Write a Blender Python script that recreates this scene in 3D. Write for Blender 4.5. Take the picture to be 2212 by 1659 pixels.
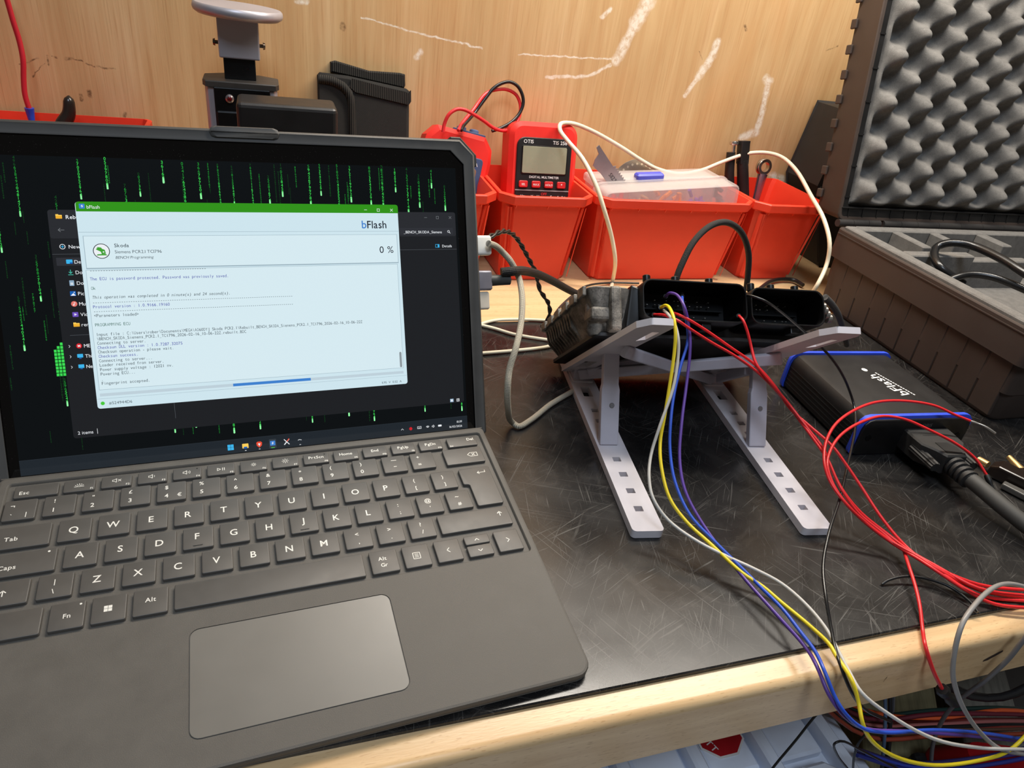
import bpy, math, random
from mathutils import Matrix, Vector, Quaternion
random.seed(11)
for o in list(bpy.data.objects): bpy.data.objects.remove(o)
SC = bpy.context.scene
COL = SC.collection
S = 0.001            # all lengths below are millimetres

# ---------------------------------------------------------------- measured places (mm)
KB_M=[[0.99829, -0.05816, 0.00603, -148.8149], [0.05847, 0.99296, -0.103, 325.3476], [-0.0, 0.10318, 0.99466, 21.44329], [0.0, 0.0, 0.0, 1.0]]
CAM_M=[[0.94967, 0.04996, -0.30926, 0.0], [-0.28817, 0.52646, -0.79987, 0.0], [0.12285, 0.84873, 0.51436, 310.52097], [0.0, 0.0, 0.0, 1.0]]
LENS=24.6498
WIRE={
 'purple':[(267.7, 414.7, 112.8), (266.1, 407.8, 116.8), (263.0, 398.4, 123.8), (264.1, 391.7, 125.4), (263.1, 378.0, 123.1), (266.8, 373.0, 112.1), (267.1, 364.2, 98.8), (262.3, 350.0, 77.8), (254.5, 333.0, 59.3), (248.5, 316.0, 41.4), (245.8, 297.3, 29.4), (249.9, 275.0, 18.9), (258.0, 240.0, 10.4), (262.7, 208.0, 9.3), (267.1, 187.0, 7.1), (262.8, 173.0, 10.0), (262.4, 160.0, 4.7), (270.8, 152.0, -5.3), (289.5, 150.0, -19.1), (326.7, 150.0, -34.3), (398.2, 152.0, -66.8), (483.6, 155.0, -108.9)],
 'blue':[(282.5, 413.0, 116.4), (275.1, 400.7, 119.3), (264.1, 382.0, 123.6), (266.0, 376.0, 114.2), (267.7, 370.0, 101.7), (258.9, 357.4, 86.5), (251.8, 346.0, 72.7), (246.5, 334.0, 59.3), (243.1, 322.0, 46.0), (239.4, 302.0, 34.1), (241.3, 280.0, 24.3), (251.0, 261.7, 17.1), (261.0, 242.0, 11.3), (265.5, 228.4, 9.4), (269.6, 213.0, 8.3), (269.0, 196.1, 9.4), (266.6, 180.0, 11.8), (262.5, 168.0, 12.9), (264.3, 158.0, 5.4), (267.2, 152.0, 0.7), (281.2, 148.0, -12.0), (299.7, 147.0, -21.3), (350.5, 150.0, -41.1), (400.0, 150.0, -60.9), (466.0, 150.0, -92.5)],
 'yellow':[(261.7, 406.9, 105.5), (259.3, 399.6, 112.0), (258.1, 393.2, 116.7), (252.2, 377.0, 121.7), (249.7, 366.0, 119.6), (249.0, 360.0, 114.1), (247.9, 353.4, 102.7), (243.5, 342.0, 83.5), (238.8, 331.7, 66.7), (234.4, 322.0, 51.0), (231.2, 308.5, 40.7), (231.7, 292.0, 29.1), (238.3, 277.9, 21.2), (247.8, 262.0, 16.1), (259.1, 240.0, 11.0), (267.4, 229.5, 9.0), (272.5, 216.9, 8.0), (279.3, 200.4, 7.0), (284.4, 187.7, 5.0), (283.5, 180.0, 4.7), (282.3, 166.0, 3.9), (284.5, 158.0, -4.7), (283.8, 150.0, -11.8), (292.4, 146.0, -24.4), (313.5, 142.0, -40.9), (351.5, 140.0, -60.7), (393.0, 140.0, -71.6), (423.9, 142.0, -75.4), (441.9, 146.0, -65.1)],
 'white':[(264.8, 409.3, 105.7), (261.1, 397.9, 110.3), (249.4, 372.0, 119.4), (250.4, 366.0, 117.2), (251.2, 358.0, 109.8), (250.5, 351.6, 99.7), (245.3, 340.0, 82.1), (234.7, 327.8, 61.5), (227.1, 318.0, 44.8), (220.8, 304.3, 37.2), (219.2, 292.0, 30.8), (226.4, 280.3, 21.9), (240.5, 264.0, 16.6), (257.1, 250.0, 13.4), (266.1, 241.8, 12.6), (280.0, 228.5, 10.0), (287.0, 211.0, 8.0), (288.9, 195.1, 6.0), (287.8, 183.7, 4.0), (286.3, 172.0, 2.2), (286.1, 160.0, -0.4), (302.5, 150.0, -11.3), (337.6, 142.0, -32.7), (382.0, 140.0, -54.0), (443.9, 140.0, -78.4)],
 'black':[(331.1, 411.4, 113.6), (325.6, 399.5, 120.3), (324.3, 390.2, 124.7), (332.1, 383.0, 123.9), (345.9, 378.3, 116.7), (364.3, 372.0, 105.1), (382.8, 369.8, 93.2), (397.9, 368.0, 81.9), (415.6, 368.0, 66.1), (428.4, 368.0, 52.0), (433.7, 364.0, 42.3), (430.8, 356.0, 38.1), (417.0, 338.0, 34.9), (385.6, 306.0, 30.2), (352.7, 274.0, 27.5), (326.2, 250.0, 23.8), (308.7, 230.0, 17.3), (297.5, 211.0, 13.3), (291.8, 197.0, 8.1), (286.4, 185.0, 5.1), (281.9, 174.0, 4.3), (286.2, 165.0, -6.3), (303.8, 164.0, -26.1), (342.5, 168.0, -57.2)],
 'red_a':[(256.7, 407.1, 101.7), (254.5, 398.5, 106.8), (254.5, 389.3, 111.4), (250.6, 374.0, 117.6), (254.6, 368.0, 117.4), (261.3, 366.0, 113.7), (281.6, 363.9, 102.7), (301.3, 362.0, 93.1), (315.1, 359.6, 85.5), (324.3, 358.0, 79.8), (333.2, 354.7, 73.5), (350.3, 348.0, 58.6), (355.8, 325.4, 49.0), (358.9, 308.0, 42.3), (359.8, 302.3, 40.0), (359.0, 282.0, 30.5), (367.4, 267.9, 19.2), (378.9, 253.0, 12.7), (386.2, 238.8, 9.1), (393.9, 222.0, 10.4), (416.5, 205.9, 7.0), (453.4, 195.5, 5.0)],
 'red_b':[(270.9, 404.9, 104.7), (266.3, 392.3, 110.7), (261.4, 378.0, 116.5), (264.8, 374.0, 115.9), (279.1, 370.9, 108.9), (302.1, 366.0, 96.0), (321.3, 362.3, 85.2), (332.7, 360.0, 77.0), (340.7, 352.8, 69.1), (351.5, 342.0, 55.9), (358.9, 328.3, 50.8), (367.9, 310.0, 44.8), (374.0, 297.7, 36.7), (379.7, 284.0, 27.5), (384.6, 264.8, 17.0), (389.5, 247.0, 9.9), (392.0, 231.4, 8.7), (392.9, 224.0, 10.2), (403.5, 205.2, 7.0), (414.9, 197.6, 5.0), (444.5, 188.2, 5.0)],
 'red_c':[(322.0, 399.6, 100.9), (318.8, 388.8, 109.4), (318.0, 382.0, 109.1), (320.4, 377.0, 103.0), (322.9, 370.0, 93.0), (323.3, 363.0, 86.6), (325.5, 358.0, 82.1), (334.4, 352.5, 73.5), (348.9, 344.0, 60.1), (356.7, 326.0, 49.8), (362.9, 311.0, 41.3), (362.0, 296.8, 34.1), (361.9, 281.0, 27.7), (371.0, 268.6, 18.1), (383.4, 254.0, 11.0), (390.1, 239.6, 8.5), (396.4, 224.0, 9.5), (410.9, 202.0, 9.0), (445.8, 190.4, 7.0)],
 'red_loop':[(524.1, 330.0, 40.0), (512.5, 336.0, 42.7), (494.4, 343.0, 48.3), (467.4, 348.0, 51.3), (435.2, 346.0, 53.6), (407.0, 338.0, 53.3), (381.5, 326.0, 51.8), (365.3, 314.0, 48.6), (355.3, 303.0, 45.2), (349.8, 293.0, 41.4), (348.9, 283.0, 35.8), (352.9, 271.0, 29.2), (363.4, 261.3, 20.7), (380.0, 247.0, 11.5), (388.7, 229.7, 11.5), (392.4, 221.0, 11.3), (415.0, 203.3, 5.0), (449.7, 191.3, 3.0)],
 'red_loop_b':[(516.3, 293.0, 14.9), (510.2, 303.0, 23.7), (494.5, 312.0, 32.9), (471.5, 322.0, 41.5), (452.6, 330.0, 47.1), (432.8, 333.0, 49.6), (407.2, 328.0, 49.6), (380.0, 317.0, 48.0), (363.6, 306.0, 44.5), (353.5, 295.0, 41.0), (351.0, 282.0, 34.4), (355.2, 270.0, 27.3), (367.8, 257.3, 17.5), (381.8, 244.0, 10.3), (387.6, 228.2, 11.1), (390.2, 219.0, 11.6), (407.5, 201.3, 5.0), (418.9, 192.6, 3.0), (441.8, 184.9, 3.0)],
 'red_drop':[(390.2, 244.0, 7.2), (380.8, 230.0, 7.9), (371.6, 213.0, 6.2), (363.9, 200.0, 3.9), (355.5, 187.0, -0.1), (347.9, 177.0, -0.3), (352.1, 169.0, -11.9), (366.3, 165.0, -30.1)],
 'red_drop_end':[(364.1, 165.0, -27.7), (373.0, 165.0, -36.6), (385.4, 165.0, -46.8)],
 'grey_loop':[(440.4, 190.0, 14.0), (424.8, 188.0, 22.6), (403.0, 186.0, 31.5), (379.3, 180.0, 39.2), (352.6, 170.0, 42.7), (336.3, 162.0, 39.5), (331.9, 156.0, 27.9), (334.0, 152.0, 14.5), (340.6, 150.0, 2.7), (352.2, 147.0, -13.5), (378.5, 144.0, -41.4), (412.7, 142.0, -69.8), (456.7, 142.0, -93.1)],
 'grey_cord':[(416.9, 168.0, 9.1), (413.4, 167.0, 2.5), (410.0, 166.0, -14.2), (407.8, 168.0, -35.9), (426.1, 180.0, -74.9), (444.7, 190.0, -113.7), (458.9, 195.0, -144.2), (467.5, 195.0, -170.1), (480.1, 190.0, -205.6)],
 'beige_braid':[(143.1, 455.7, 137.0), (149.8, 461.0, 133.5), (158.4, 467.1, 126.0), (164.3, 465.2, 120.3), (171.4, 462.0, 108.8), (170.2, 449.2, 104.3), (167.4, 436.0, 99.7), (162.1, 418.7, 90.7), (153.6, 400.0, 82.2), (148.6, 392.9, 70.3), (146.6, 386.0, 57.7), (151.6, 392.0, 36.4), (168.0, 421.0, 4.0), (171.6, 417.0, 3.0), (183.6, 423.8, 3.0), (208.4, 444.4, 3.0), (234.6, 461.8, 3.0), (257.4, 477.2, 3.0)],
 'black_braid':[(155.1, 454.9, 115.1), (164.1, 455.5, 115.9), (191.6, 500.0, 96.9), (209.7, 520.0, 85.8), (238.6, 550.0, 65.5), (268.4, 575.0, 44.6), (291.3, 590.0, 30.9), (318.1, 600.0, 18.5)],
 'twisted':[(160.9, 520.0, 116.4), (172.5, 530.0, 117.8), (182.7, 540.0, 116.1), (191.5, 548.0, 111.5), (200.1, 555.0, 103.8), (209.4, 560.0, 92.1), (218.5, 565.0, 79.5), (225.7, 568.0, 69.2), (230.6, 570.0, 59.1), (235.9, 572.0, 46.8), (242.1, 574.0, 39.0), (249.1, 576.0, 29.6), (251.6, 576.0, 17.0), (248.7, 577.0, 9.4)],
 'flat_grey':[(248.7, 587.4, 1.5), (251.9, 585.2, 1.5), (261.8, 594.1, 3.0), (273.2, 608.8, 6.0), (286.9, 628.0, 4.0), (312.1, 657.3, 2.0), (339.0, 682.7, 1.0), (371.2, 692.4, 0.0), (409.5, 690.5, 0.0)],
 'cord_a':[(166.5, 581.0, 2.0), (186.8, 591.7, 2.0), (204.1, 598.9, 2.0), (223.9, 600.0, 2.0), (247.1, 597.8, 2.0), (267.5, 592.7, 2.0), (292.7, 581.1, 2.0)],
 'cord_b':[(170.7, 598.5, 2.0), (186.3, 589.7, 2.0), (199.1, 581.2, 2.0), (214.4, 568.7, 2.0), (250.2, 553.2, 2.0), (268.9, 546.4, 2.0)],
 'cord_c':[(155.0, 533.1, 2.0), (173.1, 534.3, 2.0), (212.1, 537.6, 2.0), (236.9, 541.2, 2.0), (251.2, 546.6, 2.0), (274.0, 559.3, 2.0)],
 'white_cable':[(368.4, 680.2, -1.0), (377.2, 696.3, 0.0), (365.3, 678.0, 33.3), (356.1, 679.0, 59.2), (339.5, 679.0, 92.1), (328.6, 690.0, 117.1), (319.8, 715.0, 136.5), (309.0, 738.0, 148.9), (304.2, 752.0, 156.2), (307.6, 762.0, 161.1), (322.4, 770.0, 161.3), (356.2, 785.0, 151.8), (401.7, 793.0, 133.7), (438.2, 795.0, 117.1), (459.1, 795.0, 109.2), (490.4, 793.0, 105.0), (519.4, 790.0, 111.2), (544.2, 790.0, 121.8), (567.6, 790.0, 131.1), (581.9, 788.0, 136.4), (600.5, 778.0, 140.5), (610.3, 760.0, 140.5), (614.0, 730.0, 132.3), (612.5, 690.0, 114.1), (608.1, 650.0, 97.1), (607.4, 628.0, 76.6), (608.5, 622.0, 53.9), (592.2, 608.0, 32.2), (604.9, 629.4, 3.0)],
 'black_loop':[(347.6, 520.0, 63.4), (347.1, 522.0, 81.5), (351.4, 525.0, 96.1), (360.1, 530.0, 112.5), (376.9, 538.0, 123.9), (395.7, 545.0, 126.7), (415.2, 552.0, 121.0), (433.2, 558.0, 108.9), (449.4, 563.0, 88.9), (458.6, 566.0, 66.6), (464.3, 568.0, 47.5)],
 'black_coil':[(563.3, 665.9, 2.0), (596.7, 689.2, 2.0), (619.6, 696.3, 2.0), (635.4, 693.2, 2.0), (637.9, 677.2, 2.0)],
 'case_cable_a':[(710.5, 446.8, 104.0), (704.7, 469.1, 108.0), (703.0, 497.7, 112.0), (698.0, 530.9, 113.0), (683.9, 545.0, 110.0), (675.6, 549.4, 104.0), (664.1, 539.2, 98.0), (658.5, 522.1, 92.0), (668.6, 513.0, 86.0), (681.8, 507.5, 80.0)],
 'case_cable_b':[(658.5, 505.8, 84.0), (665.2, 504.9, 88.0), (680.3, 502.7, 92.0), (696.7, 490.9, 94.0), (711.5, 465.5, 92.0), (724.5, 448.7, 88.0)],
 'probe_black':[(194.7, 762.0, 147.4), (198.4, 768.0, 151.1), (215.3, 788.0, 161.9), (228.6, 796.0, 177.0), (236.9, 799.0, 186.5), (246.5, 801.0, 192.2), (256.2, 802.0, 194.2), (266.0, 802.0, 190.1), (272.1, 800.0, 181.1), (273.2, 798.0, 172.7), (269.2, 795.0, 163.0), (259.9, 790.0, 154.5), (246.9, 786.0, 148.0), (235.3, 782.0, 144.7)],
 'probe_red':[(191.1, 760.0, 147.6), (195.7, 768.0, 151.9), (212.9, 786.0, 165.5), (228.7, 798.0, 180.8), (241.5, 803.0, 184.7), (254.4, 805.0, 185.5), (265.7, 804.0, 180.9), (271.1, 801.0, 170.9), (270.2, 797.0, 160.2), (263.2, 790.0, 150.1), (250.9, 782.0, 146.1), (235.3, 774.0, 149.3), (220.5, 768.0, 157.7), (207.4, 764.0, 164.4), (196.3, 762.0, 168.8), (188.0, 761.0, 168.9), (179.8, 760.0, 163.5), (175.5, 760.0, 153.3), (174.4, 759.0, 145.4)],
 'left_red':[(-216.3, 802.0, 235.7), (-215.0, 802.0, 225.1), (-213.6, 801.0, 208.8), (-211.8, 800.0, 192.2), (-211.6, 798.0, 177.1), (-213.9, 796.0, 161.4), (-215.1, 794.0, 147.6), (-213.6, 792.0, 134.6)],
 'left_blue':[(-213.5, 792.0, 136.6), (-213.6, 792.0, 130.4), (-213.4, 791.0, 124.8)],
 'mat_black':[(356.1, 222.6, 1.0), (360.1, 223.1, 3.0), (372.9, 222.5, 5.0), (386.7, 218.0, 5.0), (398.9, 208.8, 4.0), (402.7, 196.8, 3.0), (402.1, 190.3, 2.0)],
 'strand':[(524.1, 330.0, 40.0), (528.2, 327.0, 39.5), (531.9, 323.0, 39.3), (539.6, 317.0, 35.6)],
 'sleeve_b':[(516.3, 293.0, 14.9), (516.2, 288.0, 11.6), (517.2, 283.0, 7.3), (518.5, 277.0, 2.9)],
 'pigtail':[(401.6, 400.0, 118.0), (411.7, 402.0, 111.7), (427.6, 408.0, 100.4), (460.6, 430.0, 77.7), (503.1, 462.0, 49.5), (537.8, 486.0, 23.6)],
 'db_cable':[(483.8, 284.5, 17.0), (490.2, 270.1, 14.0), (494.0, 251.7, 10.0), (494.1, 236.6, 7.0), (487.8, 213.4, 6.0), (476.8, 184.7, 6.0)],
 'under_a':[(316.3, 190.0, -63.5), (307.9, 188.0, -68.3), (297.5, 185.0, -87.7), (285.4, 182.0, -112.6), (281.8, 180.0, -121.0)],
 'under_b':[(426.0, 180.0, -167.1), (385.7, 180.0, -135.7), (356.9, 180.0, -112.8), (330.8, 180.0, -93.0), (326.5, 180.0, -94.0), (335.4, 180.0, -109.7), (358.7, 180.0, -137.8)],
 'under_c':[(364.0, 186.0, -100.4), (359.3, 185.0, -110.5), (360.8, 184.0, -125.7), (373.2, 183.0, -157.4)],
}
PAINT=[((416.3, 292.2), (403.5, 264.6), 7.54), ((403.5, 264.6), (390.8, 229.4), 5.8), ((390.8, 229.4), (387.5, 225.1), 5.22), ((515.8, 255.6), (514.0, 238.5), 4.64), ((514.0, 238.5), (501.1, 216.5), 4.64), ((501.1, 216.5), (489.6, 193.2), 2.9), ((599.5, 221.7), (605.2, 217.7), 5.22), ((603.8, 217.6), (607.0, 185.9), 4.06), ((607.0, 185.9), (607.4, 157.0), 4.06), ((607.4, 157.0), (586.1, 148.1), 5.22), ((652.7, 102.3), (697.4, 91.2), 4.64), ((94.4, 240.8), (155.0, 231.5), 0.93), ((155.0, 231.5), (224.8, 222.9), 1.04), ((268.0, 221.1), (381.5, 225.6), 0.93), ((304.6, 200.4), (356.1, 204.5), 1.74), ((356.1, 204.5), (381.5, 219.6), 1.74), ((157.5, 213.7), (154.3, 207.9), 2.9), ((30.9, 248.4), (41.6, 248.7), 2.32), ((369.4, 276.2), (361.8, 268.5), 2.9)]
PENCIL=[((-220.3, 169.9), (-205.6, 176.0), 0.7), ((-195.9, 179.2), (-198.0, 170.2), 0.93), ((-191.8, 178.8), (-189.4, 177.8), 0.81), ((-182.5, 177.6), (-175.4, 178.6), 1.16), ((-174.7, 177.8), (-168.3, 176.8), 0.75), ((-165.1, 175.0), (-158.5, 172.2), 0.7), ((-156.1, 172.4), (-140.2, 172.1), 0.75), ((-213.4, 159.5), (-200.9, 171.2), 0.46), ((-175.2, 145.7), (-174.7, 141.5), 1.28), ((-167.0, 149.3), (-166.9, 145.0), 1.74), ((76.8, 232.7), (75.8, 228.3), 2.32), ((547.1, 277.1), (550.7, 272.5), 1.74), ((690.9, 267.3), (674.5, 261.5), 0.87), ((494.1, 244.5), (500.2, 234.7), 0.7), ((-137.2, 130.9), (-139.7, 124.9), 1.45)]


# ---------------------------------------------------------------- camera, world, lights, exposure
cam_d = bpy.data.cameras.new('camera'); cam = bpy.data.objects.new('camera', cam_d); COL.objects.link(cam)
_m = Matrix(CAM_M); _m.translation = _m.translation * S
cam.matrix_world = _m
cam_d.sensor_width = 36.0; cam_d.lens = LENS; cam_d.clip_start = 0.01; cam_d.clip_end = 50
SC.camera = cam
wd = bpy.data.worlds.new('world'); SC.world = wd; wd.use_nodes = True
wd.node_tree.nodes['Background'].inputs[0].default_value = (1.0, 0.93, 0.84, 1)
wd.node_tree.nodes['Background'].inputs[1].default_value = 0.09
def area(name, loc, target, sx, sy, power, col):
    l = bpy.data.lights.new(name, 'AREA'); l.shape = 'RECTANGLE'; l.size = sx*S; l.size_y = sy*S
    l.energy = power; l.color = col
    o = bpy.data.objects.new(name, l); COL.objects.link(o)
    o.location = Vector(loc)*S
    d = (Vector(target)-Vector(loc)).normalized()
    o.rotation_euler = d.to_track_quat('-Z', 'Y').to_euler()
    return o
area('shelf_tube_light', (505, 600, 800), (470, 500, 0), 820, 90, 11.8, (1.0, 0.93, 0.83))
area('room_daylight', (-100, -830, 2100), (200, 150, -100), 600, 600, 22.0, (0.70, 0.83, 1.0))
SC.view_settings.view_transform = 'Standard'; SC.view_settings.look = 'None'
SC.view_settings.exposure = 0.0; SC.view_settings.gamma = 1.0; SC.view_settings.use_curve_mapping = False

# ---------------------------------------------------------------- materials
def lin(c):
    return tuple(((v/255)/12.92 if v/255 <= .04045 else ((v/255+.055)/1.055)**2.4) for v in c)
_mats = {}
class NT:
    def __init__(s, m): s.t = m.node_tree; s.n = s.t.nodes; s.l = s.t.links; s.b = s.n['Principled BSDF']
    def new(s, k, **kw):
        x = s.n.new(k)
        for a, v in kw.items():
            if a in x.inputs: x.inputs[a].default_value = v
            else: setattr(x, a, v)
        return x
    def link(s, a, b): s.l.new(a, b)
    def ramp(s, fac, stops):
        r = s.n.new('ShaderNodeValToRGB'); e = r.color_ramp.elements
        while len(e) < len(stops): e.new(0.5)
        for i, (p, c) in enumerate(stops):
            e[i].position = p; e[i].color = (c, c, c, 1) if not hasattr(c, '__len__') else (*c[:3], 1)
        s.l.new(fac, r.inputs[0]); return r.outputs[0]
    def mix(s, f, a, b, typ='MIX'):
        x = s.n.new('ShaderNodeMix'); x.data_type = 'RGBA'; x.blend_type = typ
        for sock, v in ((x.inputs[0], f), (x.inputs[6], a), (x.inputs[7], b)):
            if hasattr(v, 'links'): s.l.new(v, sock)
            elif hasattr(v, '__len__'): sock.default_value = (*v[:3], 1)
            else: sock.default_value = v
        return x.outputs[2]
    def math(s, op, a, b=0.5, clamp=False):
        x = s.n.new('ShaderNodeMath'); x.operation = op; x.use_clamp = clamp
        for i, v in enumerate((a, b)):
            if hasattr(v, 'links'): s.l.new(v, x.inputs[i])
            else: x.inputs[i].default_value = v
        return x.outputs[0]
    def coord(s, scale=(1,1,1), rot=(0,0,0), kind='Object'):
        c = s.n.new('ShaderNodeTexCoord'); m = s.n.new('ShaderNodeMapping'); src = c.outputs[kind]
        if any(rot):
            r = s.n.new('ShaderNodeMapping'); r.inputs['Rotation'].default_value = rot; s.l.new(src, r.inputs[0]); src = r.outputs[0]
        m.inputs['Scale'].default_value = scale
        s.l.new(src, m.inputs[0]); return m.outputs[0]
    def noise(s, vec, scale=5, detail=3, rough=.5, dist=0):
        x = s.new('ShaderNodeTexNoise'); x.inputs['Scale'].default_value = scale; x.inputs['Detail'].default_value = detail
        x.inputs['Roughness'].default_value = rough; x.inputs['Distortion'].default_value = dist
        s.l.new(vec, x.inputs['Vector']); return x.outputs[0]
    def bump(s, h, strength=.2, dist=.001):
        x = s.new('ShaderNodeBump'); x.inputs['Strength'].default_value = strength; x.inputs['Distance'].default_value = dist
        s.l.new(h, x.inputs['Height']); s.l.new(x.outputs[0], s.b.inputs['Normal'])
def base(name, rgb, rough=.5, metal=0, spec=.5):
    m = bpy.data.materials.new(name); m.use_nodes = True
    t = NT(m); b = t.b
    b.inputs['Base Color'].default_value = (*lin(rgb), 1); b.inputs['Roughness'].default_value = rough
    b.inputs['Metallic'].default_value = metal; b.inputs['Specular IOR Level'].default_value = spec
    return m, t
def mat(name, rgb, rough=.5, metal=0, spec=.5, vary=.12, scale=40, fine=0, fscale=900, bump=0, coat=0):
    """plain surface with a soft procedural variation, optional fine grain"""
    if name in _mats: return _mats[name]
    m, t = base(name, rgb, rough, metal, spec); c = lin(rgb)
    v = t.coord(); n = t.noise(v, scale, 4, .6)
    lo = tuple(x*(1-vary) for x in c); hi = tuple(min(1, x*(1+vary)) for x in c)
    col = t.ramp(n, [(.3, lo), (.7, hi)])
    if fine:
        n2 = t.noise(v, fscale, 2, .6)
        col = t.mix(t.ramp(n2, [(.5, 0), (.75, fine)]), col, tuple(min(1, x*3+.05) for x in c))
        if bump: t.bump(n2, bump, .0004)
    elif bump: t.bump(t.noise(v, fscale, 3, .6), bump, .0004)
    t.link(col, t.b.inputs['Base Color'])
    t.link(t.ramp(n, [(.2, max(0, rough-.06)), (.8, min(1, rough+.08))]), t.b.inputs['Roughness'])
    if coat: t.b.inputs['Coat Weight'].default_value = coat; t.b.inputs['Coat Roughness'].default_value = .1
    _mats[name] = m; return m
def emit(name, rgb, k=1.0):
    if name in _mats: return _mats[name]
    m, t = base(name, (0, 0, 0), .12, 0, .5)
    t.b.inputs['Emission Color'].default_value = (*lin(rgb), 1); t.b.inputs['Emission Strength'].default_value = k
    _mats[name] = m; return m

# ---------------------------------------------------------------- mesh building
class MB:
    """collects faces (mm) and links them as ONE mesh object"""
    def __init__(s): s.v = []; s.f = []; s.m = []; s.uv = []; s.mi = 0; s.M = Matrix()
    def add(s, vs, fs, uvs=None):
        b = len(s.v); M = s.M
        s.v += [tuple(M @ Vector(p)) for p in vs]
        for i, f in enumerate(fs):
            s.f.append(tuple(b+j for j in f)); s.m.append(s.mi)
            s.uv.append(uvs[i] if uvs else None)
        return s
    def box(s, x0, x1, y0, y1, z0, z1):
        v = [(x, y, z) for z in (z0, z1) for y in (y0, y1) for x in (x0, x1)]
        return s.add(v, [(0,2,3,1),(4,5,7,6),(0,1,5,4),(2,6,7,3),(0,4,6,2),(1,3,7,5)])
    def rings(s, rings, cap0=True, cap1=True, closed=True):
        n = len(rings[0]); v = [p for r in rings for p in r]; f = []
        for i in range(len(rings)-1):
            for j in range(n if closed else n-1):
                k = (j+1) % n
                f.append((i*n+j, i*n+k, (i+1)*n+k, (i+1)*n+j))
        if cap0: f.append(tuple(reversed(range(n))))
        if cap1: f.append(tuple((len(rings)-1)*n+j for j in range(n)))
        return s.add(v, f)
    def prism(s, poly, z0, z1, bev=0, cap0=True):
        R = [[(x, y, z0) for x, y in poly]]
        if bev:
            R.append([(x, y, z1-bev) for x, y in poly]); R.append([(x, y, z1) for x, y in inset(poly, bev)])
        else: R.append([(x, y, z1) for x, y in poly])
        return s.rings(R, cap0)
    def frame(s, outer, inner, z0, z1):
        """ring between two outlines of equal point count"""
        n = len(outer)
        v = [(x, y, z0) for x, y in outer]+[(x, y, z0) for x, y in inner]+[(x, y, z1) for x, y in outer]+[(x, y, z1) for x, y in inner]
        f = []
        for j in range(n):
            k = (j+1) % n
            f += [(j, n+j, n+k, k), (2*n+j, 2*n+k, 3*n+k, 3*n+j), (j, k, 2*n+k, 2*n+j), (n+j, 3*n+j, 3*n+k, n+k)]
        return s.add(v, f)
    def tube(s, pts, r, n=8, res=4, cap=True, taper=None):
        P = smooth(pts, res) if res > 1 else [Vector(p) for p in pts]
        T = [(P[min(i+1, len(P)-1)]-P[max(i-1, 0)]).normalized() for i in range(len(P))]
        u = T[0].orthogonal().normalized(); rr = []; vs = []; fs = []; uvs = []; L = [0]
        for i in range(1, len(P)): L.append(L[-1]+(P[i]-P[i-1]).length)
        for i, p in enumerate(P):
            u = (u-T[i]*u.dot(T[i])).normalized(); w = T[i].cross(u)
            q = r*(taper(i/(len(P)-1)) if taper else 1)
            vs += [p+(u*math.cos(2*math.pi*j/n)+w*math.sin(2*math.pi*j/n))*q for j in range(n)]
        for i in range(len(P)-1):
            for j in range(n):
                k = (j+1) % n
                fs.append((i*n+j, i*n+k, (i+1)*n+k, (i+1)*n+j))
                uvs.append(((j/n, L[i]), ((j+1)/n, L[i]), ((j+1)/n, L[i+1]), (j/n, L[i+1])))
        if cap:
            fs += [tuple(reversed(range(n))), tuple((len(P)-1)*n+j for j in range(n))]; uvs += [None, None]
        return s.add(vs, fs, uvs)
    def lathe(s, prof, n=24, axis='z', o=(0,0,0)):
        R = []
        for r, h in prof:
            ring = []
            for j in range(n):
                a = 2*math.pi*j/n; x, y = r*math.cos(a), r*math.sin(a)
                ring.append({'z': (o[0]+x, o[1]+y, o[2]+h), 'y': (o[0]+x, o[1]+h, o[2]-y), 'x': (o[0]+h, o[1]+x, o[2]+y)}[axis])
            R.append(ring)
        return s.rings(R)
    def build(s, name, mats, parent=None, smooth_ang=None, bevel=0, seg=2):
        me = bpy.data.meshes.new(name)
        me.from_pydata([(x*S, y*S, z*S) for x, y, z in s.v], [], s.f)
        mats = mats if isinstance(mats, (list, tuple)) else [mats]
        for m in mats: me.materials.append(m)
        if len(mats) > 1: me.polygons.foreach_set('material_index', s.m)
        if any(s.uv):
            ul = me.uv_layers.new(name='uv')
            for p in me.polygons:
                q = s.uv[p.index]
                if q:
                    for k, li in enumerate(p.loop_indices): ul.data[li].uv = q[k]
        me.update()
        if smooth_ang is not None:
            me.polygons.foreach_set('use_smooth', [True]*len(me.polygons))
            me.set_sharp_from_angle(angle=math.radians(smooth_ang))
        return link(name, me, parent, bevel, seg)
def link(name, me, parent=None, bevel=0, seg=2):
    o = bpy.data.objects.new(name, me); COL.objects.link(o)
    if parent: o.parent = parent
    if bevel:
        b = o.modifiers.new('bevel', 'BEVEL'); b.width = bevel*S; b.segments = seg; b.limit_method = 'ANGLE'; b.angle_limit = math.radians(40)
    return o
def smooth(pts, res):
    P = [Vector(p) for p in pts]; out = []
    for i in range(len(P)-1):
        p0 = P[i-1] if i else P[0]*2-P[1]; p1, p2 = P[i], P[i+1]; p3 = P[i+2] if i+2 < len(P) else P[-1]*2-P[-2]
        d1 = max((p1-p0).length**.5, 1e-3); d2 = max((p2-p1).length**.5, 1e-3); d3 = max((p3-p2).length**.5, 1e-3)
        m1 = ((p1-p0)/d1-(p2-p0)/(d1+d2)+(p2-p1)/d2)*d2; m2 = ((p2-p1)/d2-(p3-p1)/(d2+d3)+(p3-p2)/d3)*d2
        for k in range(res):
            t = k/res; a = 2*t**3-3*t*t+1; b = t**3-2*t*t+t; c = -2*t**3+3*t*t; d = t**3-t*t
            out.append(p1*a+m1*b+p2*c+m2*d)
    out.append(P[-1]); return out
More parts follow.
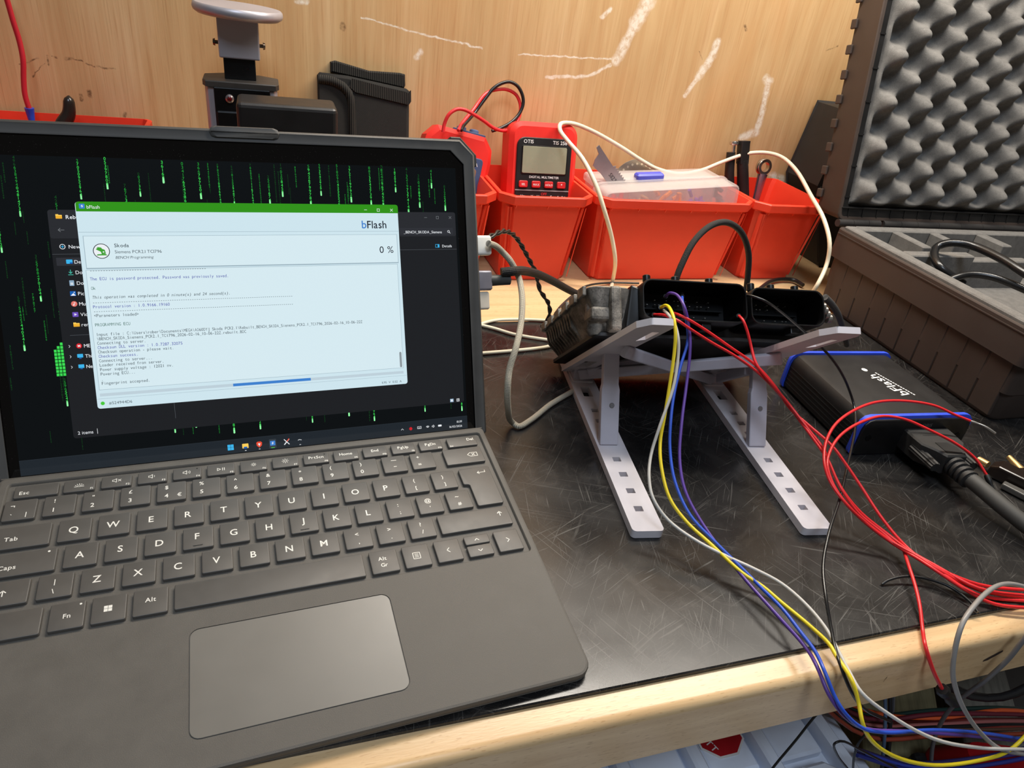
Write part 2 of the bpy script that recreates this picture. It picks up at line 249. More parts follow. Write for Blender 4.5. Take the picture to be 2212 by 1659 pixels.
def inset(poly, d):
    cx = sum(p[0] for p in poly)/len(poly); cy = sum(p[1] for p in poly)/len(poly)
    n = len(poly); out = []
    for i in range(n):
        a, b, c = Vector(poly[i-1]), Vector(poly[i]), Vector(poly[(i+1) % n])
        e1 = (b-a).normalized(); e2 = (c-b).normalized()
        n1 = Vector((-e1.y, e1.x)); n2 = Vector((-e2.y, e2.x)); w = n1+n2
        if w.length < 1e-6: w = n1
        w = w/max(.4, w.dot(n1)); out.append(tuple(b+w*d))
    return out
def rrect(x0, x1, y0, y1, r, k=5):
    """rounded rectangle, counter-clockwise; r one radius or four (BL, BR, TR, TL); k=1 gives chamfers"""
    R = r if hasattr(r, '__len__') else (r,)*4
    out = []
    for (cx, cy, a0, q) in ((x0+R[0], y0+R[0], 180, R[0]), (x1-R[1], y0+R[1], 270, R[1]), (x1-R[2], y1-R[2], 0, R[2]), (x0+R[3], y1-R[3], 90, R[3])):
        for i in range(k+1):
            a = math.radians(a0+90*i/k); out.append((cx+q*math.cos(a), cy+q*math.sin(a)))
    return out
def tag(o, label, cat, group=None, kind=None):
    o['label'] = label; o['category'] = cat
    if group: o['group'] = group
    if kind: o['kind'] = kind
    return o
def struct(o, label=None):
    o['kind'] = 'structure'
    if label: o['label'] = label
    return o
def thing(name, label, cat, loc=(0,0,0), rz=0, group=None, M=None):
    o = bpy.data.objects.new(name, None); COL.objects.link(o); o.empty_display_size = .01
    if M is not None: o.matrix_world = M
    else: o.location = Vector(loc)*S; o.rotation_euler = (0, 0, math.radians(rz))
    return tag(o, label, cat, group)
def mm(M):
    M = Matrix(M).copy(); M.translation = M.translation*S; return M

# ---------------------------------------------------------------- lettering
_gl = {}
CH = "ABCDEFGHIJKLMNOPQRSTUVWXYZabcdefghijklmnopqrstuvwxyz0123456789.,:;!?'\"()[]{}<>/\\|-_=+*&%$#@^~£€¬`•→"
def load_glyphs():
    tmp = []
    for bold in (0, 1):
        for ch in CH:
            c = bpy.data.curves.new('g', 'FONT'); c.body = ch; c.size = 1; c.resolution_u = 3
            if bold: c.offset = .009
            o = bpy.data.objects.new('g', c); COL.objects.link(o); tmp.append((bold, ch, o, c))
    dg = bpy.context.evaluated_depsgraph_get(); dg.update()
    for bold, ch, o, c in tmp:
        e = o.evaluated_get(dg); me = e.to_mesh()
        vs = [(v.co.x, v.co.y) for v in me.vertices]; fs = [tuple(p.vertices) for p in me.polygons]
        e.to_mesh_clear()
        x0 = min([v[0] for v in vs] or [0]); x1 = max([v[0] for v in vs] or [.3])
        _gl[(bold, ch)] = (vs, fs, x0, x1)
    for bold, ch, o, c in tmp:
        bpy.data.objects.remove(o); bpy.data.curves.remove(c)
load_glyphs()
def text_w(t, size, bold=0): return sum((.30 if ch == ' ' else _gl[(bold, ch)][3]-_gl[(bold, ch)][2]+.09) for ch in t)*size
def text(mb, t, x, y, size, z=0, mono=None, align='l', bold=0, ital=0, sx=1.0):
    """lettering on the local xy plane, baseline at y"""
    w = mono*len(t) if mono else text_w(t, size, bold)*sx
    x -= {'l': 0, 'c': w/2, 'r': w}[align]
    for ch in t:
        if ch == ' ': x += mono or .30*size*sx; continue
        vs, fs, a, b = _gl[(bold, ch)]
        if mono:
            k = min(1.0, .86*mono/((b-a)*size+1e-9)); ox = x+(mono-(b-a)*size*k)/2
            mb.add([(ox+(p-a)*size*k+ital*q*size, y+q*size, z) for p, q in vs], fs); x += mono
        else:
            mb.add([(x+(p-a+.045)*size*sx+ital*q*size, y+q*size, z) for p, q in vs], fs); x += (b-a+.09)*size*sx
def rect(mb, x0, x1, y0, y1, z=0, r=0):
    p = rrect(x0, x1, y0, y1, r) if r else [(x0, y0), (x1, y0), (x1, y1), (x0, y1)]
    mb.add([(a, b, z) for a, b in p], [tuple(range(len(p)))])
def disc(mb, cx, cy, r, z=0, n=20): mb.add([(cx+r*math.cos(2*math.pi*i/n), cy+r*math.sin(2*math.pi*i/n), z) for i in range(n)], [tuple(range(n))])
def stroke(mb, pts, w, z=0):
    for a, b in zip(pts, pts[1:]):
        a = Vector(a); b = Vector(b); d = (b-a); d = d/max(d.length, 1e-6); n = Vector((-d.y, d.x))*w/2; e = d*w*.35
        mb.add([(*(a-e-n), z), (*(b+e-n), z), (*(b+e+n), z), (*(a-e+n), z)], [(0, 1, 2, 3)])
def arc(cx, cy, r, a0, a1, n=8): return [(cx+r*math.cos(math.radians(a0+(a1-a0)*i/n)), cy+r*math.sin(math.radians(a0+(a1-a0)*i/n))) for i in range(n+1)]
# ---------------------------------------------------------------- setting: plywood wall, floor
def seg_group():
    g = bpy.data.node_groups.new('segment_mask', 'ShaderNodeTree')
    g.interface.new_socket('P', in_out='INPUT', socket_type='NodeSocketVector')
    g.interface.new_socket('A', in_out='INPUT', socket_type='NodeSocketVector')
    g.interface.new_socket('D', in_out='INPUT', socket_type='NodeSocketVector')
    g.interface.new_socket('W', in_out='INPUT', socket_type='NodeSocketFloat')
    g.interface.new_socket('Mask', in_out='OUTPUT', socket_type='NodeSocketFloat')
    i = g.nodes.new('NodeGroupInput'); o = g.nodes.new('NodeGroupOutput'); L = g.links
    def vm(op, a, b=None):
        x = g.nodes.new('ShaderNodeVectorMath'); x.operation = op; L.new(a, x.inputs[0])
        if b is not None: L.new(b, x.inputs[1])
        return x
    def ma(op, a, b=None, clamp=False):
        x = g.nodes.new('ShaderNodeMath'); x.operation = op; x.use_clamp = clamp
        for k, v in enumerate((a, b)):
            if v is None: continue
            if hasattr(v, 'links'): L.new(v, x.inputs[k])
            else: x.inputs[k].default_value = v
        return x.outputs[0]
    pa = vm('SUBTRACT', i.outputs['P'], i.outputs['A']).outputs[0]
    t = ma('DIVIDE', vm('DOT_PRODUCT', pa, i.outputs['D']).outputs['Value'], vm('DOT_PRODUCT', i.outputs['D'], i.outputs['D']).outputs['Value'], True)
    sc = g.nodes.new('ShaderNodeVectorMath'); sc.operation = 'SCALE'; L.new(i.outputs['D'], sc.inputs[0]); L.new(t, sc.inputs['Scale'])
    d = vm('LENGTH', vm('SUBTRACT', pa, sc.outputs[0]).outputs[0]).outputs['Value']
    r = ma('SUBTRACT', 1.6, ma('MULTIPLY', ma('DIVIDE', d, i.outputs['W']), 1.2), True)
    L.new(r, o.inputs[0]); return g
SEG = seg_group()
def seg_mask(t, P, segs, jitter=None):
    acc = None
    for a, b, w in segs:
        n = t.n.new('ShaderNodeGroup'); n.node_tree = SEG
        t.link(P, n.inputs['P']); n.inputs['A'].default_value = (a[0]*S, 0, a[1]*S)
        n.inputs['D'].default_value = ((b[0]-a[0])*S+1e-6, 0, (b[1]-a[1])*S); n.inputs['W'].default_value = w*S
        acc = n.outputs[0] if acc is None else t.math('MAXIMUM', acc, n.outputs[0])
    return acc
def plywood():
    m, t = base('plywood', (214, 166, 112), .55, 0, .35)
    v = t.coord((60, 60, 2.2)); v2 = t.coord((9, 9, 1.1)); v3 = t.coord((260, 260, 6))
    g1 = t.noise(v, 2.2, 5, .6, .6); g2 = t.noise(v2, 2.0, 4, .55, 1.2); g3 = t.noise(v3, 3, 2, .5)
    col = t.ramp(g2, [(.25, lin((202, 162, 112))), (.5, lin((217, 179, 128))), (.78, lin((228, 193, 145)))])
    col = t.mix(t.ramp(g1, [(.35, .4), (.62, 0)]), col, lin((193, 142, 92)))
    col = t.mix(t.ramp(g3, [(.56, 0), (.72, .35)]), col, lin((178, 126, 78)))
    v4 = t.coord((4, 4, 1.6)); g4 = t.noise(v4, 2.3, 3, .5, .8)
    col = t.mix(t.ramp(g4, [(.58, 0), (.74, .35)]), col, lin((212, 154, 96)))
    # scuffed paint and pencil marks on the sheet
    c = t.n.new('ShaderNodeTexCoord'); nz = t.new('ShaderNodeTexNoise'); nz.inputs['Scale'].default_value = 90; nz.inputs['Detail'].default_value = 4
    t.link(c.outputs['Object'], nz.inputs['Vector'])
    jit = t.n.new('ShaderNodeVectorMath'); jit.operation = 'MULTIPLY_ADD'
    t.link(nz.outputs['Color'], jit.inputs[0]); jit.inputs[1].default_value = (.007, 0, .007); t.link(c.outputs['Object'], jit.inputs[2])
    flat = t.n.new('ShaderNodeVectorMath'); flat.operation = 'MULTIPLY'; t.link(jit.outputs[0], flat.inputs[0]); flat.inputs[1].default_value = (1, 0, 1)
    off = t.n.new('ShaderNodeVectorMath'); off.operation = 'ADD'; t.link(flat.outputs[0], off.inputs[0]); off.inputs[1].default_value = (-.0035, 0, -.0035)
    pm = seg_mask(t, off.outputs[0], PAINT); pn = t.ramp(t.noise(t.coord((1, 1, 1)), 150, 4, .7), [(.36, .25), (.56, 1)])
    pm = t.math('MULTIPLY', t.math('MULTIPLY', pm, pn), .8)
    col = t.mix(pm, col, lin((255, 246, 228)))
    dm = t.math('MULTIPLY', seg_mask(t, off.outputs[0], PENCIL), t.ramp(t.noise(t.coord((1, 1, 1)), 260, 3, .7), [(.4, .15), (.6, .75)]))
    col = t.mix(dm, col, lin((88, 58, 34)))
    t.link(col, t.b.inputs['Base Color'])
    t.bump(g3, .15, .0006)
    return m
w = MB(); w.box(-900, 1500, 820, 838, -700, 1500)
struct(w.build('wall_back', plywood()), 'bare plywood sheet wall with white paint scuffs')
f = MB(); f.box(-1500, 2200, -1500, 820, -760, -740)
struct(f.build('floor', mat('floor_concrete', (70, 66, 62), .8, vary=.25, scale=6, bump=.2, fscale=60)), 'dark floor below the bench')

# ---------------------------------------------------------------- workbench with beech top, rubber mat
def beech():
    m, t = base('beech', (226, 190, 140), .3, 0, .5)
    v = t.coord((3, 60, 60)); g = t.noise(v, 2.5, 4, .55, .5)
    col = t.ramp(g, [(.3, lin((214, 176, 128))), (.7, lin((232, 198, 150)))])
    v2 = t.coord((60, 420, 420)); fl = t.noise(v2, 3, 1, .5)
    col = t.mix(t.ramp(fl, [(.64, 0), (.72, .5)]), col, lin((178, 132, 88)))
    t.link(col, t.b.inputs['Base Color']); t.bump(fl, .1, .0003); return m
bench = thing('workbench', 'pale beech workbench with rounded front edge under the black mat', 'workbench', (0, 0, 0))
BZ = -3.0
b = MB()
prof = [(819, -42), (819, BZ)] + [(174+5-5*math.sin(math.radians(a)), BZ-5+5*math.cos(math.radians(a))) for a in range(0, 91, 15)] + [(174, -42)]
b.rings([[(x, y, z) for y, z in prof] for x in (-800, 1400)])
b.build('bench_top', beech(), bench, 30)
b = MB(); b.box(-760, 1360, 230, 262, -110, -42); b.box(-760, 1360, 770, 802, -110, -42)
b.build('apron', mat('beech_dark', (150, 112, 76), .6), bench, bevel=2)
for x in (-740, 1290):
    for y in (222, 752):
        b = MB(); b.box(x, x+60, y, y+58, -740, -42); b.build('leg', _mats['beech_dark'], bench, bevel=3)
# ink mark on the front edge
for pts, wd_ in (([(405, -24.5), (409, -23), (414, -20.5), (418, -18.3)], 3.4), ([(324.5, -22), (325.5, -17.5)], 1.1)):
    b = MB(); mbt = MB(); P = [Vector(p) for p in pts]
    up = [(p.x-.2*wd_*(i % 2), p.y+wd_*(.35+.3*((i*7) % 3)/2)) for i, p in enumerate(P)]; dn = [(p.x, p.y-wd_*(.2+.3*((i*5) % 3)/2)) for i, p in enumerate(P)]
    n = len(up)
    b.add([(x, 173.85, z) for x, z in dn+up], [(i, i+1, n+i+1, n+i) for i in range(n-1)])
    b.build('ink_mark', mat('ink', (60, 44, 38), .6), bench)

def rubber():
    m, t = base('mat_rubber', (30, 29, 28), .3, 0, .5)
    col = lin((27, 26, 26)); rgh = .27; acc = None
    cloud = t.noise(t.coord((1, 1, 1)), 9, 4, .6)
    for k in range(7):
        a = [.4, 1.1, -.5, 2.2, 1.75, 2.8, -.95][k]
        v = t.coord((6+3*k, 900, 1), (0, 0, a)); n = t.noise(v, 1.0, 2, .5, .6)
        r = t.ramp(n, [(.64, 0), (.74, 1)])
        patch = t.ramp(t.noise(t.coord((1, 1, 1), (0, 0, .3*k)), 14+3*k, 2, .5), [(.48, 0), (.6, 1)])
        r = t.math('MULTIPLY', r, patch)
        acc = r if acc is None else t.math('MAXIMUM', acc, r)
    dust = t.ramp(t.noise(t.coord((1, 1, 1)), 1500, 2, .6), [(.66, 0), (.74, .8)])
    film = t.ramp(cloud, [(.45, 0), (.75, .22)])
    smear = t.ramp(t.noise(t.coord((1, 1, 1)), 28, 5, .7, 1.5), [(.5, 0), (.75, .22)])
    c = t.mix(film, col, lin((86, 82, 77))); c = t.mix(smear, c, lin((104, 100, 95)))
    c = t.mix(t.math('MULTIPLY', acc, .26), c, lin((150, 146, 139))); c = t.mix(t.math('MULTIPLY', dust, .35), c, lin((150, 145, 138)))
    t.link(c, t.b.inputs['Base Color'])
    rr = t.math('ADD', t.math('MULTIPLY', acc, .2), t.ramp(cloud, [(.3, .19), (.8, .4)]), True)
    t.link(rr, t.b.inputs['Roughness'])
    t.bump(t.noise(t.coord((1, 1, 1)), 7, 3, .5), .25, .004)
    return m
b = MB(); b.prism(rrect(-640, 905, 190.5, 600, 6), BZ, 0, .8)
tag(b.build('rubber_mat', rubber(), None, 30), 'black scratched glossy rubber mat covering the bench top', 'mat')
# ---------------------------------------------------------------- keyboard cover (frame of the keyboard: x along rows, y to the back, z up from the key tops)
KB = mm(KB_M)
kb = thing('keyboard', 'dark grey detachable keyboard cover with white key legends and touchpad', 'keyboard', M=KB)
kdeck = mat('keyboard_fabric', (90, 86, 80), .6, 0, .5, vary=.10, scale=60, fine=.06, fscale=2200, bump=.25)
kkey = mat('key_plastic', (84, 81, 77), .45, 0, .5, vary=.06, scale=90)
kleg = mat('legend_white', (236, 232, 222), .5, vary=.02)
kgap = mat('deck_groove', (24, 23, 22), .8)
OUT = rrect(-3.5, 284.5, -146, 46.5, (9, 9, 3, 3))
WELL = rrect(1.0, 280.6, -65.3, 42.0, (2.5, 2.5, 2.5, 2.5))
TPAD = rrect(94.6, 192.8, -131.6, -75.6, 5)
b = MB()
b.rings([[(x, y, -6.6) for x, y in inset(OUT, 1.5)], [(x, y, -5.2) for x, y in inset(OUT, .2)], [(x, y, -4.4) for x, y in inset(OUT, .7)], [(x, y, -3.6) for x, y in OUT], [(x, y, -1.6) for x, y in OUT], [(x, y, -.75) for x, y in inset(OUT, .5)], [(x, y, -.45) for x, y in inset(OUT, 1.6)]], True, False)
# top skin: outline -> well / touchpad openings, made as strips
o2 = inset(OUT, 1.6)
b2 = MB()
import bmesh
bm = bmesh.new()
def loop(pts, z):
    vs = [bm.verts.new((x, y, z)) for x, y in pts]
    return vs, [bm.edges.new((vs[i], vs[(i+1) % len(vs)])) for i in range(len(vs))]
ed = []
for L in (o2, WELL, TPAD): ed += loop(L, -.45)[1]
bmesh.ops.triangle_fill(bm, use_beauty=True, use_dissolve=False, edges=ed)
bm.verts.index_update()
vs_ = [tuple(v.co) for v in bm.verts]; fs_ = []
for f_ in bm.faces:
    q = [v.index for v in f_.verts]
    a, c, d = (Vector(vs_[i]) for i in q[:3])
    fs_.append(tuple(q) if (c-a).cross(d-a).z > 0 else tuple(reversed(q)))
bm.free()
b.add(vs_, fs_)
b.rings([[(x, y, -.45) for x, y in WELL], [(x, y, -.9) for x, y in inset(WELL, .5)], [(x, y, -2.1) for x, y in inset(WELL, .9)]], False, True)
b.rings([[(x, y, -.45) for x, y in TPAD], [(x, y, -.9) for x, y in TPAD]], False, True)
b.build('deck', kdeck, kb, 35)
# folded strip that leans on the screen
b = MB(); sp = [(46.0, -.6), (47.2, -1.1), (48.6, -2.6), (55.6, -11.2), (54.2, -13.0), (50.0, -9.0), (46, -6.0)]
b.rings([[(x, y, z) for y, z in reversed(sp)] for x in (-3.2, 284.2)])
b.build('hinge_strip', kdeck, kb, 40, bevel=.5)
b = MB(); b.prism(inset(TPAD, .45), -.9, -.36, .12); b.build('touchpad', mat('touchpad', (112, 109, 103), .36, 0, .6, vary=.05, scale=15), kb, 30)
U, V = 18.7, 18.52
def key_poly(x0, x1, y0, y1): return rrect(x0, x1, y0, y1, .9, 3)
_km = {}
def key(x0, x1, y0, y1, poly=None):
    w, h = round(x1-x0, 2), round(y1-y0, 2)
    if poly is None and (w, h) in _km:
        o = link('key', _km[(w, h)], kb)
    else:
        b = MB(); P = poly or key_poly(-w/2, w/2, -h/2, h/2)
        b.rings([[(x, y, -2.2) for x, y in P], [(x, y, -.28) for x, y in P], [(x, y, -.07) for x, y in inset(P, .16)], [(x, y, 0) for x, y in inset(P, .45)]], False, True)
        o = b.build('key', kkey, kb, 50)
        if poly is None: _km[(w, h)] = o.data
    o.location = ((x0+x1)/2*S, (y0+y1)/2*S, 0); o['_c'] = 0; del o['_c']
    return o
def legend(o, fn):
    b = MB(); fn(b)
    if b.v: b.build('legend', kleg, o)
LZ = .03
def T(t, x, y, s, al='c', bold=1): return lambda b: text(b, t, x, y, s, LZ, align=al, bold=bold)
def multi(*fs):
    def g(b):
        for f in fs: f(b)
    return g
def chev(x, y, d, s=1.5):
    dx, dy = {'r': (1, 0), 'l': (-1, 0), 'u': (0, 1), 'd': (0, -1)}[d]
    return lambda b: stroke(b, [(x-dx*s*.5-dy*s, y-dy*s*.5-dx*s), (x+dx*s*.5, y+dy*s*.5), (x-dx*s*.5+dy*s, y-dy*s*.5+dx*s)], .42, LZ)
def shift_arrow(x, y): return lambda b: (stroke(b, [(x, y-1.6), (x, y+1.6)], .5, LZ), stroke(b, [(x-1.3, y+.4), (x, y+1.7), (x+1.3, y+.4)], .5, LZ))
def speaker(x, y, k):
    def g(b):
        stroke(b, [(x-2, y-.6), (x-1.1, y-.6), (x, y-1.5), (x, y+1.5), (x-1.1, y+.6), (x-2, y+.6), (x-2, y-.6)], .32, LZ)
        if k == 0: stroke(b, [(x+.9, y-.7), (x+2.3, y+.7)], .32, LZ); stroke(b, [(x+.9, y+.7), (x+2.3, y-.7)], .32, LZ)
        for j in range(k): stroke(b, arc(x+.1, y, 1+.8*j, -38, 38, 5), .3, LZ)
    return g
def sun(x, y, r):
    def g(b):
        stroke(b, arc(x, y, r*.45, 0, 360, 10), .28, LZ)
        for j in range(8):
            a = math.radians(45*j); stroke(b, [(x+math.cos(a)*r*.75, y+math.sin(a)*r*.75), (x+math.cos(a)*r*1.1, y+math.sin(a)*r*1.1)], .28, LZ)
    return g
def backlight(b):
    stroke(b, [(-2.4, -.9), (2.4, -.9)], .32, LZ); stroke(b, arc(0, -.9, 1.1, 0, 180, 8), .32, LZ)
    for a in (30, 60, 90, 120, 150): stroke(b, [(math.cos(math.radians(a))*1.7, -.9+math.sin(math.radians(a))*1.7), (math.cos(math.radians(a))*2.4, -.9+math.sin(math.radians(a))*2.4)], .3, LZ)
def playpause(b):
    stroke(b, [(-2, -1.1), (-2, 1.1), (-.2, 0), (-2, -1.1)], .32, LZ); stroke(b, [(.9, -1.1), (.9, 1.1)], .34, LZ); stroke(b, [(1.9, -1.1), (1.9, 1.1)], .34, LZ)
# function row
FY = (29.3, 38.4)
frow = [(5.6, 26.9)]+[(29.3+18.75*i, 44.9+18.75*i) for i in range(12)]+[(255.2, 275.8)]
fleg = [T('Esc', -8.2, -2.2, 3.6, 'l'), backlight, speaker(0, .6, 0), speaker(0, .6, 1), speaker(-.3, .6, 2), playpause, sun(0, .8, 1.3), sun(0, .8, 1.8)]+[T(x, 0, -.2, 3.3) for x in ('PrtScn', 'Home', 'End', 'PgUp', 'PgDn')]+[multi(T('Del', 8.6, .4, 3.4, 'r'), T('Ins', -9.2, -4, 2.0, 'l'))]
for i, ((x0, x1), lg) in enumerate(zip(frow, fleg)):
    k = key(x0, x1, *FY)
    legend(k, multi(lg, T('F%d' % i, 7, -3.9, 2.0, 'r')) if 1 <= i <= 12 else lg)
    if i in (4, 8):
        q = MB(); q.lathe([(.01, .02), (.45, .02), (.45, .06), (.01, .06)], 10, 'z', (5.4, 3.0, 0)); q.build('status_light', kgap, k)
# number row
ny = (12.9, 27.6)
syms = ['¬`', '!1', '"2', '£3', '$4', '%5', '^6', '&7', '*8', '(9', ')0', '-_', '+=']
for i, s_ in enumerate(syms):
    k = key(i*U+2.6, (i+1)*U-.7, *ny)
    tp = {11: '-'}.get(i, s_[0]); bt = {11: '-'}.get(i, s_[1]); fl = [T(tp, -2.6, 2.2 if tp not in '*^"' else 1.6, 3.8), T(bt, -2.6, -4.6, 4.2)]
    if i == 4: fl.append(T('€', 4.2, -4.6, 3.8))
    if i == 0: fl = [T('¬', -3.6, 1.8, 4), T('`', -3.6, -5.4, 4), T('|', 3.4, -5, 4)]
    if i == 11: fl = [lambda b: stroke(b, [(-1.6, 3.2), (1.6, 3.2)], .4, LZ), lambda b: stroke(b, [(-.8, -2.4), (.8, -2.4)], .45, LZ)]
    legend(k, multi(*fl))
k = key(13*U+2.6+4, 276.3, *ny) if False else key(249.6, 276.3, *ny)
legend(k, lambda b: (stroke(b, [(2.6, .2), (4.6, 1.9), (9.4, 1.9), (9.4, -1.5), (4.6, -1.5), (2.6, .2)], .36, LZ), stroke(b, [(5.6, -.7), (7.6, 1.1)], .36, LZ), stroke(b, [(5.6, 1.1), (7.6, -.7)], .36, LZ)))
# letter rows
qy, ay, zy, sy = (-7.1, 8.0), (-25.3, -10.4), (-42.9, -28.3), (-62.6, -47.2)
k = key(2.6, 1.5*U-.8, *qy); legend(k, T('Tab', -8.6, -2.2, 3.8, 'l'))
for i, ch in enumerate('QWERTYUIOP'):
    legend(key((i+1.5)*U+2.6, (i+2.5)*U-.7, *qy), T(ch, -.5, -2.1, 6.0))
for i, s_ in enumerate(('{[', '}]')): legend(key((11.5+i)*U+2.6, (12.5+i)*U-.7, *qy), multi(T(s_[0], -.6, 1.6, 3.6), T(s_[1], -.4, -4.6, 3.6)))
EP = [(255.3, -5.2), (256.0, -5.9), (258.4, -6.2), (259.1, -7.0), (259.1, -24.4), (260, -25.3), (275.4, -25.3), (276.3, -24.4), (276.3, 7.1), (275.4, 8.0), (256.2, 8.0), (255.3, 7.1)]
k = key(255.3, 276.3, -25.3, 8.0, [(x-(255.3+276.3)/2, y-(8.0-25.3)/2) for x, y in EP])
legend(k, lambda b: (stroke(b, [(6.6, 13.2), (6.6, 11.6), (1.2, 11.6)], .36, LZ), stroke(b, [(2.6, 12.7), (1.2, 11.6), (2.6, 10.5)], .36, LZ)))
k = key(2.6, 1.75*U-.8, *ay); legend(k, multi(T('Caps', -10.6, -3, 3.8, 'l'), lambda b: disc(b, 11, 5.4, .6, LZ)))
for i, ch in enumerate('ASDFGHJKL'):
    k = key((i+1.75)*U+2.6, (i+2.75)*U-.7, *ay); legend(k, T(ch, -.5, -1.9 if ch not in 'FJ' else -.9, 6.0))
    if ch in 'FJ':
        q = MB(); q.prism(rrect(-2.4, 2.4, -5.6, -4.9, .3), 0, .35); q.build('home_bar', kkey, k)
for i, s_ in enumerate((':;', "@'", '~#')): legend(key((10.75+i)*U+2.6, (11.75+i)*U-.7, *ay), multi(T(s_[0], -.8, 1.5, 4.2), T(s_[1], -.4, -4.4, 3.8)))
k = key(2.6, 1.25*U-.8, *zy); legend(k, shift_arrow(-1, 0))
k = key(1.25*U+2.6, 2.25*U-.7, *zy); legend(k, multi(T('|', -.4, 1.2, 4), T('\\', -.6, -4.6, 4)))
for i, ch in enumerate('ZXCVBNM'): legend(key((i+2.25)*U+2.6, (i+3.25)*U-.7, *zy), T(ch, -.5, -1.9, 6.0))
for i, s_ in enumerate(('<,', '>.', '?/')): legend(key((9.25+i)*U+2.6, (10.25+i)*U-.7, *zy), multi(T(s_[0], -.4, 1.4, 4), T(s_[1], 0, -4.2, 4)))
k = key(231.3, 276.4, *zy); legend(k, shift_arrow(16.5, 1.8))
# bottom row
k = key(2.6, 30.3, *sy); legend(k, T('Ctrl', -11, -2.6, 3.6, 'l'))
k = key(33.4, 48.4, *sy); legend(k, multi(T('Fn', 0, -1.4, 3.6), lambda b: disc(b, 5.4, 5.6, .55, LZ)))
k = key(51.2, 66.4, *sy)
legend(k, lambda b: [rect(b, x, x+1.7, y, y+1.6, LZ) for x in (-2.2, -.3) for y in (-1.6, .2)])
k = key(69.2, 85.0, *sy); legend(k, T('Alt', 0, -.2, 3.7))
key(87.9, 183.2, *sy)
k = key(186.8, 202.2, *sy); legend(k, multi(T('Alt', -.8, .8, 3.5), T('Gr', -.4, -3.6, 3.5)))
k = key(205.4, 220.6, *sy)
legend(k, lambda b: (stroke(b, [(-2, -2), (2, -2), (2, 2.2), (-2, 2.2), (-2, -2)], .36, LZ), [stroke(b, [(-1, y), (1, y)], .34, LZ) for y in (-.9, .1, 1.1)]))
legend(key(224.2, 239.2, *sy), chev(0, .2, 'l'))
legend(key(242.7, 257.9, -53.7, -47.2), chev(0, 0, 'u', 1.2)); legend(key(242.7, 257.9, -62.6, -54.6), chev(0, 0, 'd', 1.2))
legend(key(261.2, 276.5, *sy), chev(0, .4, 'r'))

# ---------------------------------------------------------------- tablet in rugged case; local frame: x right, y up the screen, z out of the glass
TH = 1.0161
TM = KB @ Matrix.Translation(Vector((3.34, 61.52, -1.46))*S) @ Matrix.Rotation(TH, 4, 'X')
tb = thing('tablet_computer', 'black tablet in a rugged grey case showing a flashing program', 'tablet', M=TM)
casem = mat('case_grey', (72, 71, 69), .55, 0, .45, vary=.08, scale=70)
cased = mat('case_dark', (38, 38, 37), .5, 0, .5)
glass = _glass = None
m_, t_ = base('screen_glass', (3, 3, 4), .06, 0, .5)
dz = t_.noise(t_.coord((1, 1, 1)), 2600, 1, .5); t_.link(t_.ramp(dz, [(.76, lin((3, 3, 4))), (.80, lin((120, 118, 112)))]), t_.b.inputs['Base Color'])
_mats['screen_glass'] = m_
G = rrect(-6.4, 280.7, -21.6, 186.3, 7)
b = MB(); b.prism(G, -9.3, -.06, .4); b.build('tablet_body', mat('tablet_metal', (30, 30, 32), .35, .8), tb, 30)
b = MB(); rect(b, -6.0, 280.3, -21.2, 185.9, -.05, 6.5); b.build('front_glass', m_, tb)
OC = rrect(-11.6, 288.6, -23.2, 193.2, 10, 1); IC = rrect(-5.6, 279.9, -20.8, 185.4, (6, 6, 9, 6), 1)
def off(P, d): return inset(P, -d)
b = MB()
b.rings([[(x, y, 1.5) for x, y in IC], [(x, y, 1.7) for x, y in off(IC, .8)], [(x, y, 1.0) for x, y in inset(OC, 2.2)], [(x, y, 1.2) for x, y in inset(OC, 1.7)], [(x, y, .4) for x, y in inset(OC, .6)], [(x, y, -.6) for x, y in OC], [(x, y, -9) for x, y in OC], [(x, y, -13.2) for x, y in inset(OC, 2)]], False, True)
b.rings([[(x, y, 0) for x, y in off(IC, .3)], [(x, y, 1.5) for x, y in IC]], False, False)
b.build('case_shell', casem, tb, 40)
# corner bumper, latch on the top edge, kickstand
b = MB(); b.prism([(271, 192.4), (288.2, 174.5), (290.6, 176.0), (290.6, 183.5), (279.5, 195.2), (272.4, 195.2)], -12.4, -1.2, .8); b.build('corner_bumper', cased, tb)
b = MB(); b.prism([(-11.2, 175), (6.5, 192.8), (5, 195.2), (-2.5, 195.2), (-13.6, 183.5), (-13.6, 176)], -12.4, -1.2, .8); b.build('corner_bumper', cased, tb)
b = MB(); b.rings([[(x, y, z) for x, y in rrect(118.6+i, 159.4-i, 187.4+i*.4, 194.4-i*.6, 3.4, 2)] for i, z in ((0, -8), (0, 1.9), (1.0, 2.7))]); b.build('latch', casem, tb, 40)
b = MB(); b.M = Matrix.Translation((0, 60, -13)) @ Matrix.Rotation(math.radians(52), 4, 'X'); b.prism(rrect(20, 258, -81, 0, 6), -4, 0); b.build('kickstand', cased, tb, 30)
